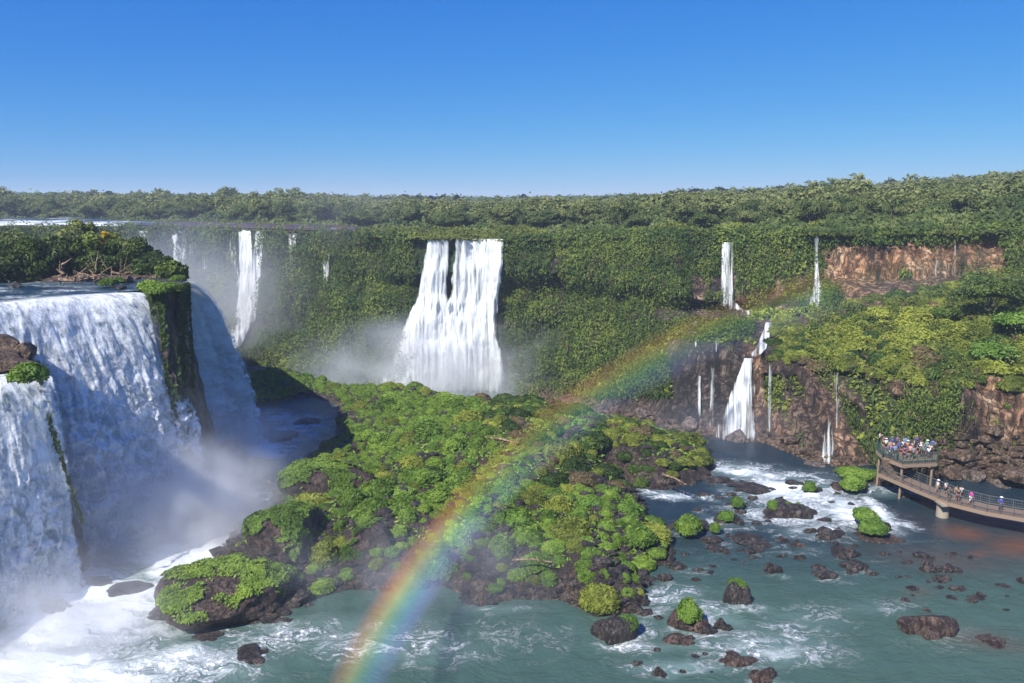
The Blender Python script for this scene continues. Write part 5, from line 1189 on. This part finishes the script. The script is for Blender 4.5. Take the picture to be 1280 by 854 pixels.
for u, v in [(1184, 640), (1300, 664), (1420, 684)]:
    q = P(u, v - 6, 1.0); j = int(np.argmin(np.linalg.norm(near[:, :2] - q[:2], axis=1))); q = near[j] + nrm[j] * .9
    V, Fq = tube([(q[0], q[1], -3), (q[0], q[1], 0), (q[0], q[1], WZK - .42)], [.75, .72, .72], 14); obj('pier', npmesh('pier', V - wo, Fq, M['concrete'], smooth=True), wk)
    V, Fq = box((q[0], q[1], WZK - .4), (2.0, 3.0, .3)); obj('pier_cap', npmesh('pier_cap', V - wo, Fq, M['concrete']), wk)
# viewing platform
PZK = 4.9
vp = empty('viewing_platform', P(1140, 590, 0)); tag(vp, 'raised viewing platform with dark green railings crowded with visitors', 'platform'); vo_ = np.array(vp.location)
outl = [P(u, v, PZK) for u, v in [(1096, 563), (1105, 571), (1128, 580), (1171, 578), (1172, 569), (1138, 561), (1098, 555)]]
c_ = np.mean(outl, 0)
def slab(outl, z1, z0):
    n = len(outl); bm = bmesh.new(); top = [bm.verts.new((q[0], q[1], z1)) for q in outl]; bot = [bm.verts.new((q[0], q[1], z0)) for q in outl]
    bm.faces.new(top); bm.faces.new(bot[::-1])
    for i in range(n): bm.faces.new((top[i], bot[i], bot[(i + 1) % n], top[(i + 1) % n]))
    me = bpy.data.meshes.new('deck'); bm.to_mesh(me); bm.free(); return me
ol = [q - vo_ for q in outl]
m_ = slab(ol, PZK, PZK - .2); m_.materials.append(M['deck']); obj('deck', m_, vp)
pt = [beam(outl[i] + (0, 0, -.35), outl[(i + 1) % 7] + (0, 0, -.35), .18, .32) for i in range(7)]; V, Fq, _ = join([(v - vo_, f) for v, f in pt]); obj('edge_beam', npmesh('edge_beam', V, Fq, M['deck_edge']), vp)
pt = []
for i in range(7):
    a, b = outl[i], outl[(i + 1) % 7]; L_ = np.linalg.norm(b - a); k = max(2, int(L_ / .32))
    for j in range(k): q = a + (b - a) * j / k; pt.append(beam(q, q + (.001, 0, 1.15), .09 if j % 3 == 0 else .035, .09 if j % 3 == 0 else .035))
    for hgt in (1.15, .85, .6, .35, .12): pt.append(beam(a + (0, 0, hgt), b + (0, 0, hgt), .06, .06 if hgt < 1 else .1))
V, Fq, _ = join([(v - vo_, f) for v, f in pt]); obj('railing', npmesh('railing', V, Fq, M['rail_green']), vp)
for q in (outl[0], outl[2], outl[3], outl[4], outl[6], (outl[1] + outl[5]) / 2):
    q = q + (c_ - q) * .12; V, Fq = tube([(q[0], q[1], -2), (q[0], q[1], 1), (q[0], q[1], PZK - .3)], .16, 8); obj('post', npmesh('post', V - vo_, Fq, M['deck_edge'], smooth=True), vp)
# stair flight from platform to walkway
s1 = P(1112, 574, PZK); s2 = near[1] + nrm[1] * 1.4
pt = []
for i in range(12):
    q = s1 + (s2 - s1) * (i + .5) / 12; pt.append(box(q, (1.7, .5, .12), math.atan2((s2 - s1)[1], (s2 - s1)[0]) + math.pi / 2))
V, Fq, _ = join([(v - vo_, f) for v, f in pt]); obj('stair', npmesh('stair', V, Fq, M['deck']), vp)
sdv = unit(np.cross(s2 - s1, (0, 0, 1.0))) * .9
pt = []
for sg in (-1, 1):
    pt.append(beam(s1 + sdv * sg + (0, 0, 1.1), s2 + sdv * sg + (0, 0, 1.1), .07, .09)); pt.append(beam(s1 + sdv * sg + (0, 0, .55), s2 + sdv * sg + (0, 0, .55), .05, .05)); pt.append(beam(s1 + sdv * sg + (0, 0, -.1), s2 + sdv * sg + (0, 0, -.1), .1, .3))
    for k in range(5): q = s1 + sdv * sg + (s2 - s1) * k / 4; pt.append(beam(q, q + (.001, 0, 1.1), .07, .07))
V, Fq, _ = join([(v - vo_, f) for v, f in pt]); obj('stair_railing', npmesh('stair_railing', V, Fq, M['rail_green']), vp)

# ================================================================== people
SKIN = [plain('skin_light', (.55, .34, .24), .6), plain('skin_tan', (.36, .21, .13), .6), plain('skin_dark', (.16, .09, .06), .6)]
HAIR = [plain('hair_dark', (.02, .015, .012), .6), plain('hair_brown', (.10, .055, .03), .6), plain('hair_fair', (.35, .24, .12), .6)]
def skinned(name, verts, edges, radii, mat, sub=1):
    me = bpy.data.meshes.new(name); me.from_pydata(verts, edges, []); o = bpy.data.objects.new(name, me); COL.objects.link(o)
    md = o.modifiers.new('s', 'SKIN'); md.use_smooth_shade = True
    for i, r_ in enumerate(radii): me.skin_vertices[0].data[i].radius = r_ if isinstance(r_, tuple) else (r_, r_)
    me.skin_vertices[0].data[0].use_root = True
    o.modifiers.new('u', 'SUBSURF').levels = sub
    dg = bpy.context.evaluated_depsgraph_get(); m2 = bpy.data.meshes.new_from_object(o.evaluated_get(dg)); m2.name = name
    bpy.data.objects.remove(o); bpy.data.meshes.remove(me)
    m2.materials.clear(); m2.materials.append(mat); return m2
def pose(kind):
    # pelvis 0, spine1 1, chest 2, neck 3, head 4, headtop 5 ; arms ; legs
    sw = .22 if kind == 1 else .03; raise_ = kind == 2
    V = [(0, 0, .94), (0, 0, 1.12), (0, -.01, 1.34), (0, 0, 1.47), (0, -.02, 1.58), (0, -.01, 1.68)]
    R = [(.14, .11), (.13, .10), (.15, .10), .055, .088, .075]; E = [(0, 1), (1, 2), (2, 3), (3, 4), (4, 5)]
    for s in (-1, 1):
        b = len(V)
        if raise_: V += [(s * .19, 0, 1.40), (s * .27, -.10, 1.20), (s * .12, -.32, 1.36), (s * .05, -.36, 1.46)]
        else: V += [(s * .19, 0, 1.40), (s * .25, .02 + s * sw * .4, 1.13), (s * .26, -.10 + s * sw * .6, .88), (s * .26, -.13 + s * sw * .6, .79)]
        R += [.06, .046, .034, .03]; E += [(2, b), (b, b + 1), (b + 1, b + 2), (b + 2, b + 3)]
    for s in (-1, 1):
        b = len(V); V += [(s * .10, 0, .86), (s * .11, -s * sw, .48), (s * .11, -s * sw * 1.3 + (.05 if s * sw > .1 else 0), .08), (s * .12, -s * sw * 1.3 - .13, .04)]
        R += [.095, .062, .042, .035]; E += [(0, b), (b, b + 1), (b + 1, b + 2), (b + 2, b + 3)]
    return V, E, R
PROTO = []
for k in range(3):
    V, E, R = pose(k); body = skinned('body', V, E, R, SKIN[0])
    Vs = [V[1], V[2], (0, 0, 1.42)] ; Es = [(0, 1), (1, 2)]; Rs = [(.165, .13), (.18, .13), (.09, .08)]
    for a in (6, 10):
        b = len(Vs); Vs += [V[a], tuple(np.array(V[a]) * .4 + np.array(V[a + 1]) * .6)]; Rs += [.078, .07]; Es += [(1, b), (b, b + 1)]
    Vs = [(0, 0, .95)] + Vs; Es = [(0, 1)] + [(a + 1, b + 1) for a, b in Es]; Rs = [(.16, .13)] + Rs
    shirt = skinned('shirt', Vs, Es, Rs, HAIR[0])
    Vt = [(0, 0, .96)]; Et = []; Rt = [(.165, .13)]
    for a in (14, 18):
        b = len(Vt); Vt += [V[a], V[a + 1]]; Rt += [.11, .085]; Et += [(0, b), (b, b + 1)]
    shorts = skinned('trousers', Vt, Et, Rt, HAIR[0])
    d = dome_geo(5, 10, 1, 1)[0]
    bm = bmesh.new(); bmesh.ops.create_uvsphere(bm, u_segments=12, v_segments=8, radius=.118)
    for v in bm.verts: v.co = Vector((v.co.x, v.co.y * 1.1 + .02, v.co.z * (1.0 if v.co.z > 0 else .75) + 1.655))
    hair = bpy.data.meshes.new('hair'); bm.to_mesh(hair); bm.free(); hair.materials.append(HAIR[0])
    # face: nose, eyes, mouth as one small relief on the front of the head
    PROTO.append((body, shirt, shorts, hair))
def person(pos, rz, k, shirt_c, trous_c, label, skin=0, hair=0, h=1.0, hat=None):
    e = empty('person', pos, rz); e.scale = (h, h, h); tag(e, label, 'person', 'visitors on the walkway and platform')
    for me, nm, mt in zip(PROTO[k], ('body', 'shirt', 'trousers', 'hair'), (SKIN[skin], shirt_c, trous_c, HAIR[hair])):
        o = obj(nm, me, e); o.material_slots[0].link = 'OBJECT'; o.material_slots[0].material = mt
    if hat is not None:
        bm = bmesh.new(); bmesh.ops.create_cone(bm, cap_ends=True, segments=14, radius1=.19, radius2=.10, depth=.09, matrix=Matrix.Translation((0, -.03, 1.75))); me = bpy.data.meshes.new('hat'); bm.to_mesh(me); bm.free(); me.materials.append(hat); obj('hat', me, e)
CL = {n: plain('cloth_' + n, c, .8) for n, c in dict(white=(.75, .75, .75), blue=(.05, .10, .55), royal=(.04, .08, .6), violet=(.18, .12, .5), magenta=(.8, .05, .5), black=(.02, .02, .025), pink=(.65, .3, .35), orange=(.7, .3, .15), teal=(.1, .35, .35), grey=(.25, .25, .27), navy=(.02, .03, .10), red=(.45, .04, .05), sky=(.12, .3, .65), tan=(.4, .3, .2), maroon=(.14, .03, .08)).items()}
plat = [(1099, 562, 'white', 'navy', 'in a white shirt at the far left corner of the platform', 2), (1107, 568, 'white', 'black', 'in a pale vest leaning on the left rail of the platform', 0), (1114, 566, 'blue', 'black', 'in a blue rain poncho in the left group on the platform', 0), (1116, 573, 'maroon', 'black', 'in a maroon top at the front of the left group', 0), (1121, 563, 'violet', 'navy', 'in a violet jacket in the rear row on the platform', 2), (1123, 570, 'blue', 'navy', 'in a bright blue jacket in the middle of the platform', 0),
 (1126, 576, 'black', 'maroon', 'in black at the front rail near the stair head', 0), (1131, 565, 'sky', 'grey', 'in a light blue poncho raising a camera on the platform', 2), (1134, 571, 'orange', 'grey', 'in an orange top at the centre of the platform', 0), (1137, 577, 'pink', 'black', 'in a pink top at the front rail of the platform', 0), (1142, 568, 'tan', 'black', 'in a tan shirt behind the pink topped visitor', 1), (1145, 564, 'royal', 'navy', 'in a royal blue poncho right of centre on the platform', 2),
 (1147, 573, 'navy', 'black', 'in navy at the right of the blue poncho', 0), (1151, 570, 'white', 'grey', 'in a white shirt right of the blue poncho', 0), (1154, 578, 'teal', 'black', 'in a teal top at the front right rail', 0), (1158, 571, 'teal', 'navy', 'in teal near the right end of the platform', 1), (1162, 575, 'white', 'black', 'in white leaning on the right rail of the platform', 2), (1168, 574, 'black', 'black', 'in dark clothes at the right end rail of the platform', 0),
 (1104, 566, 'red', 'black', 'in a red top by the left rail of the platform', 0), (1118, 577, 'sky', 'black', 'in a light blue top near the stair head', 0), (1128, 570, 'white', 'navy', 'in white between the light blue ponchos', 0), (1139, 573, 'grey', 'black', 'in grey behind the pink topped visitor', 0), (1149, 578, 'black', 'navy', 'in black on the front rail right of centre', 2), (1160, 579, 'white', 'navy', 'in a white shirt at the front right rail', 0), (1165, 569, 'blue', 'black', 'in blue at the rear right of the platform', 0), (1112, 571, 'tan', 'grey', 'in tan behind the left group', 1),
 (1110, 577, 'violet', 'white', 'in a lilac shirt at the left front corner of the platform', 0), (1130, 580, 'maroon', 'maroon', 'in dark red on the front rail of the platform', 0), (1141, 580, 'grey', 'black', 'in grey on the front rail left of the teal top', 1)]
rg = np.random.default_rng(31)
for i, (u, v, s_, t_, lb, k) in enumerate(plat):
    v = 558.5 + (v - 562) * .88 - max(0, (1112 - u)) * .25
    person(P(u, v, PZK), rg.uniform(-1.2, 1.2) + (0 if rg.random() < .6 else 3.1), k, CL[s_], CL[t_], 'person ' + lb, i % 3, i % 3, rg.uniform(.92, 1.05), CL['white'] if i % 7 == 1 else None)
q = s1 + (s2 - s1) * .35; person(q + (0, 0, .05), .6, 1, CL['violet'], CL['pink'], 'person in a lilac shirt and pink trousers on the stair', 0, 1)
q = s1 + (s2 - s1) * .8; person(q + (0, 0, .05), .2, 1, CL['royal'], CL['navy'], 'person in a bright blue shirt at the foot of the stair', 1, 0)
def on_walk(u, t):
    un, vn = UV(near); j = int(np.argmin(np.abs(un - u))); return near[j] + nrm[j] * t
for u, t, s_, t_, k, lb, hat in [(1163, 1.3, 'white', 'tan', 1, 'in a white hat and pale shirt walking down the footbridge', 'white'), (1170, 1.9, 'white', 'black', 0, 'in a white top beside the one in the white hat', None), (1180, .9, 'black', 'black', 2, 'in black standing above the bridge pier', None), (1189, 1.8, 'tan', 'black', 0, 'in a tan top right of the bridge pier', None), (1194, 1.0, 'black', 'maroon', 0, 'in a dark top at the near railing of the footbridge', None),
                           (1196, 2.1, 'white', 'black', 2, 'in white behind the dark dressed pair on the footbridge', None), (1212, 1.3, 'magenta', 'white', 1, 'in a bright magenta top and white shorts on the footbridge', None), (1252, 1.0, 'royal', 'black', 1, 'in a royal blue shirt, last on the footbridge at the right', 'white')]:
    person(on_walk(u, t), rg.uniform(-.5, .5) + (1.5 if k == 1 else 0), k, CL[s_], CL[t_], 'person ' + lb, 1, 0, 1.02, CL[hat] if hat else None)

# ================================================================== rainbow
a_cam = np.array([.4535, -.5918, .6662]); a_cam /= np.linalg.norm(a_cam)           # antisolar direction (right, up, forward)
toW = lambda d: np.stack([d[..., 0], d[..., 2] * CP + d[..., 1] * SP, -d[..., 2] * SP + d[..., 1] * CP], -1)
AX = toW(a_cam)
e1 = unit(np.cross(AX, (0, 0, 1.0))); e2 = np.cross(e1, AX)
def phi_of(u, v):
    d = unit(toW(np.array([(u - CX) / F, (CY - v) / F, 1.0]))); return math.atan2(d @ e2, d @ e1)
f0, f1 = phi_of(446, 852), phi_of(1262, 338)
if f1 > f0: f0 += 2 * math.pi
ph = np.linspace(f0 + .02, f1, 260)
NB = 26; th = np.radians(np.linspace(39.2, 43.1, NB)); q = np.linspace(0, 1, NB)
PHm, THm = np.meshgrid(ph, th, indexing='ij')
dirs = np.cos(THm)[..., None] * AX + np.sin(THm)[..., None] * (np.cos(PHm)[..., None] * e1 + np.sin(PHm)[..., None] * e2)
tl = np.linspace(0, 1, 260)
mid = dirs[:, NB // 2]; mu = CX + F * mid[:, 0] / (mid[:, 1] * CP - mid[:, 2] * SP)
sl = np.interp(mu, [430, 446, 500, 551, 640, 706, 870, 1020, 1260], [52, 55, 66, 76, 88, 98, 108, 108, 96])
RV = np.array([0, 0, HC]) + dirs * sl[:, None, None]
st_ = np.interp(mu, [430, 450, 500, 560, 640, 700, 800, 900, 1000, 1040, 1100, 1200, 1262], [.8, 1.5, 1.65, 1.15, .50, .48, .36, .26, .26, .18, .10, .12, 0])
st_ = st_ * (1 + .35 * fbm(ph * 9, 0.3, 0, 3, 9))
t = NT('rainbow_light')
qa = t.attr('band'); sa_ = t.attr('strength'); g = t.n('ShaderNodeNewGeometry').outputs['Position']
cR = t.ramp(qa, [(0, (.55, .50, .95)), (.2, (.42, .58, 1.0)), (.38, (.38, .9, .80)), (.52, (.62, 1.0, .42)), (.64, (1.0, .92, .25)), (.78, (1.0, .50, .12)), (1.0, (.95, .28, .14))])
al = t.ramp(qa, [(0, 0.0), (.22, .55), (.45, .7), (.64, 1.0), (.8, .9), (1.0, 0.0)])
al = t.mul(t.mul(al, sa_), t.mul(t.ramp(t.noise(g, .12, 4, .6), [(.3, .5), (.7, 1.0)]), .26))
d = t.n('ShaderNodeBsdfDiffuse', inp={'Color': cR}); tp = t.n('ShaderNodeBsdfTransparent'); mx = t.n('ShaderNodeMixShader'); t.l(al, mx.inputs[0]); t.l(tp.outputs[0], mx.inputs[1]); t.l(d.outputs[0], mx.inputs[2])
M['rainbow'] = t.surf(mx.outputs[0])
me = npmesh('rainbow', RV.reshape(-1, 3), gridfaces(260, NB), M['rainbow'], {'band': np.broadcast_to(q, PHm.shape), 'strength': np.broadcast_to(st_[:, None], PHm.shape)}, True)
tag(obj('rainbow', me), 'rainbow arching from the lower river over the island to the right cliff', 'rainbow')

# ================================================================== mist and haze
def mist(name, label, c, s, dens, nscale=.12, thr=(.35, .7), rot=0.0, hard=1.0, col=(.93, .95, 1.0)):
    bm = bmesh.new(); bmesh.ops.create_icosphere(bm, subdivisions=3, radius=1.0); me = bpy.data.meshes.new(name); bm.to_mesh(me); bm.free()
    t = NT(name + '_volume'); tc = t.n('ShaderNodeTexCoord').outputs['Object']; g = t.n('ShaderNodeNewGeometry').outputs['Position']
    ln_ = t.n('ShaderNodeVectorMath', operation='LENGTH'); t.l(tc, ln_.inputs[0])
    fall = t.n('ShaderNodeMapRange', clamp=True, interpolation_type='SMOOTHSTEP'); t.l(ln_.outputs['Value'], fall.inputs[0]); fall.inputs[1].default_value = 1.0; fall.inputs[2].default_value = .15
    nz = t.ramp(t.noise(g, nscale, 5, .62), [(thr[0], 0.0), (thr[1], 1.0)])
    de = t.mul(t.mul(fall.outputs[0], nz), dens)
    vs_ = t.n('ShaderNodeVolumeScatter', inp={'Color': (*col, 1), 'Density': de, 'Anisotropy': .2})
    t.l(vs_.outputs[0], t.out.inputs['Volume']); me.materials.append(t.m)
    o = obj(name, me, None, c); o.scale = s; o.rotation_euler = (0, 0, rot); tag(o, label, 'mist', kind='stuff'); return o
mist('mist', 'dense white spray cloud where the broad left waterfall hits the pool', P(215, 650, 1), (18, 14, 11), .6, .2, (.36, .6))
mist('mist', 'spray drifting up at the foot of the lower left waterfall', P(40, 800, 1), (17, 12, 8), .18, .2, (.36, .6))
mist('mist', 'spray rising from the foot of the blue white fall', P(300, 560, 3), (12, 12, 7), .13, .2, (.3, .65))
mist('mist', 'tall column of mist filling the gorge below the far left falls', PD(250, 395, 232), (48, 34, 36), .045, .05, (.22, .7))
mist('mist', 'mist billowing at the foot of the tall central falls', PD(545, 466, 184), (44, 14, 17), .2, .08, (.36, .66))
mist('mist', 'low mist over the stony shore and river under the rainbow foot', P(520, 720, 3), (22, 12, 6), .075, .14, (.42, .68))
mist('mist', 'faint mist drifting over the whole lower left pool', P(150, 620, 8), (26, 22, 14), .012, .1, (.2, .6))
mist('mist', 'faint spray plume rising above the far rim left of the tall central falls', PD(420, 262, 222), (30, 14, 20), .010, .07, (.3, .7))
mist('mist', 'thin mist hanging before the two step waterfall', PD(900, 535, 116), (16, 7, 6), .05, .12, (.3, .75))

hz = bpy.data.meshes.new('haze'); bm = bmesh.new(); bmesh.ops.create_cube(bm, size=1.0); bm.to_mesh(hz); bm.free()
t = NT('haze_air'); pv = t.n('ShaderNodeVolumePrincipled', inp={'Color': (.76, .86, 1.0, 1), 'Density': .00028}); t.l(pv.outputs[0], t.out.inputs['Volume']); hz.materials.append(t.m)
o = obj('haze', hz, None, (0, 2600, 32)); o.scale = (9000, 5400, 96); tag(o, 'thin blue haze over the forest and falls', 'haze', kind='stuff')

# ================================================================== light, sky, camera
SUN_EL = 44.7; SUN_AZ = 219.3
w = bpy.data.worlds.new('World'); sc.world = w; w.use_nodes = True; nt = w.node_tree; nt.nodes.clear()
sky = nt.nodes.new('ShaderNodeTexSky'); sky.sky_type = 'NISHITA'; sky.sun_disc = False; sky.sun_elevation = math.radians(SUN_EL); sky.sun_rotation = math.radians(SUN_AZ)
sky.altitude = 1200; sky.air_density = 1.0; sky.dust_density = .0; sky.ozone_density = 4.0
hs = nt.nodes.new('ShaderNodeHueSaturation'); hs.inputs['Saturation'].default_value = 1.0; nt.links.new(sky.outputs[0], hs.inputs['Color'])
sp = nt.nodes.new('ShaderNodeSeparateColor'); cb = nt.nodes.new('ShaderNodeCombineColor'); nt.links.new(hs.outputs[0], sp.inputs[0])
for k_, (a_s, p_s) in enumerate([(.070, 1.40), (.41, .80), (1.95, .30)]):     # tone response of the sky per channel
    m1 = nt.nodes.new('ShaderNodeMath'); m1.operation = 'POWER'; nt.links.new(sp.outputs[k_], m1.inputs[0]); m1.inputs[1].default_value = p_s
    m2 = nt.nodes.new('ShaderNodeMath'); m2.operation = 'MULTIPLY'; nt.links.new(m1.outputs[0], m2.inputs[0]); m2.inputs[1].default_value = a_s; nt.links.new(m2.outputs[0], cb.inputs[k_])
bg = nt.nodes.new('ShaderNodeBackground'); bg.inputs['Strength'].default_value = .15; nt.links.new(cb.outputs[0], bg.inputs['Color'])
ow = nt.nodes.new('ShaderNodeOutputWorld'); nt.links.new(bg.outputs[0], ow.inputs['Surface'])
L_ = bpy.data.lights.new('sun', 'SUN'); L_.energy = 4.8; L_.angle = math.radians(.5); L_.color = (1.0, .96, .89)
so = bpy.data.objects.new('sun', L_); COL.objects.link(so)
az, el = math.radians(SUN_AZ), math.radians(SUN_EL)
sd_ = Vector((math.sin(az) * math.cos(el), math.cos(az) * math.cos(el), math.sin(el))); so.rotation_euler = sd_.to_track_quat('Z', 'Y').to_euler(); so.location = (0, 0, 120)
cam = bpy.data.cameras.new('camera'); cam.sensor_width = 36; cam.lens = F / 1280 * 36; cam.clip_end = 20000; cam.clip_start = .5
cob = bpy.data.objects.new('camera', cam); COL.objects.link(cob); cob.location = (0, 0, HC); cob.rotation_euler = (math.pi / 2 - PT, 0, 0); sc.camera = cob
sc.view_settings.view_transform = 'Standard'; sc.view_settings.look = 'None'; sc.view_settings.exposure = .6; sc.view_settings.gamma = 1
cy = sc.cycles; cy.max_bounces = 6; cy.diffuse_bounces = 2; cy.glossy_bounces = 2; cy.transmission_bounces = 2; cy.volume_bounces = 3; cy.transparent_max_bounces = 24
cy.use_denoising = True; cy.volume_max_steps = 96; cy.volume_step_rate = 1.0; cy.caustics_reflective = False; cy.caustics_refractive = False
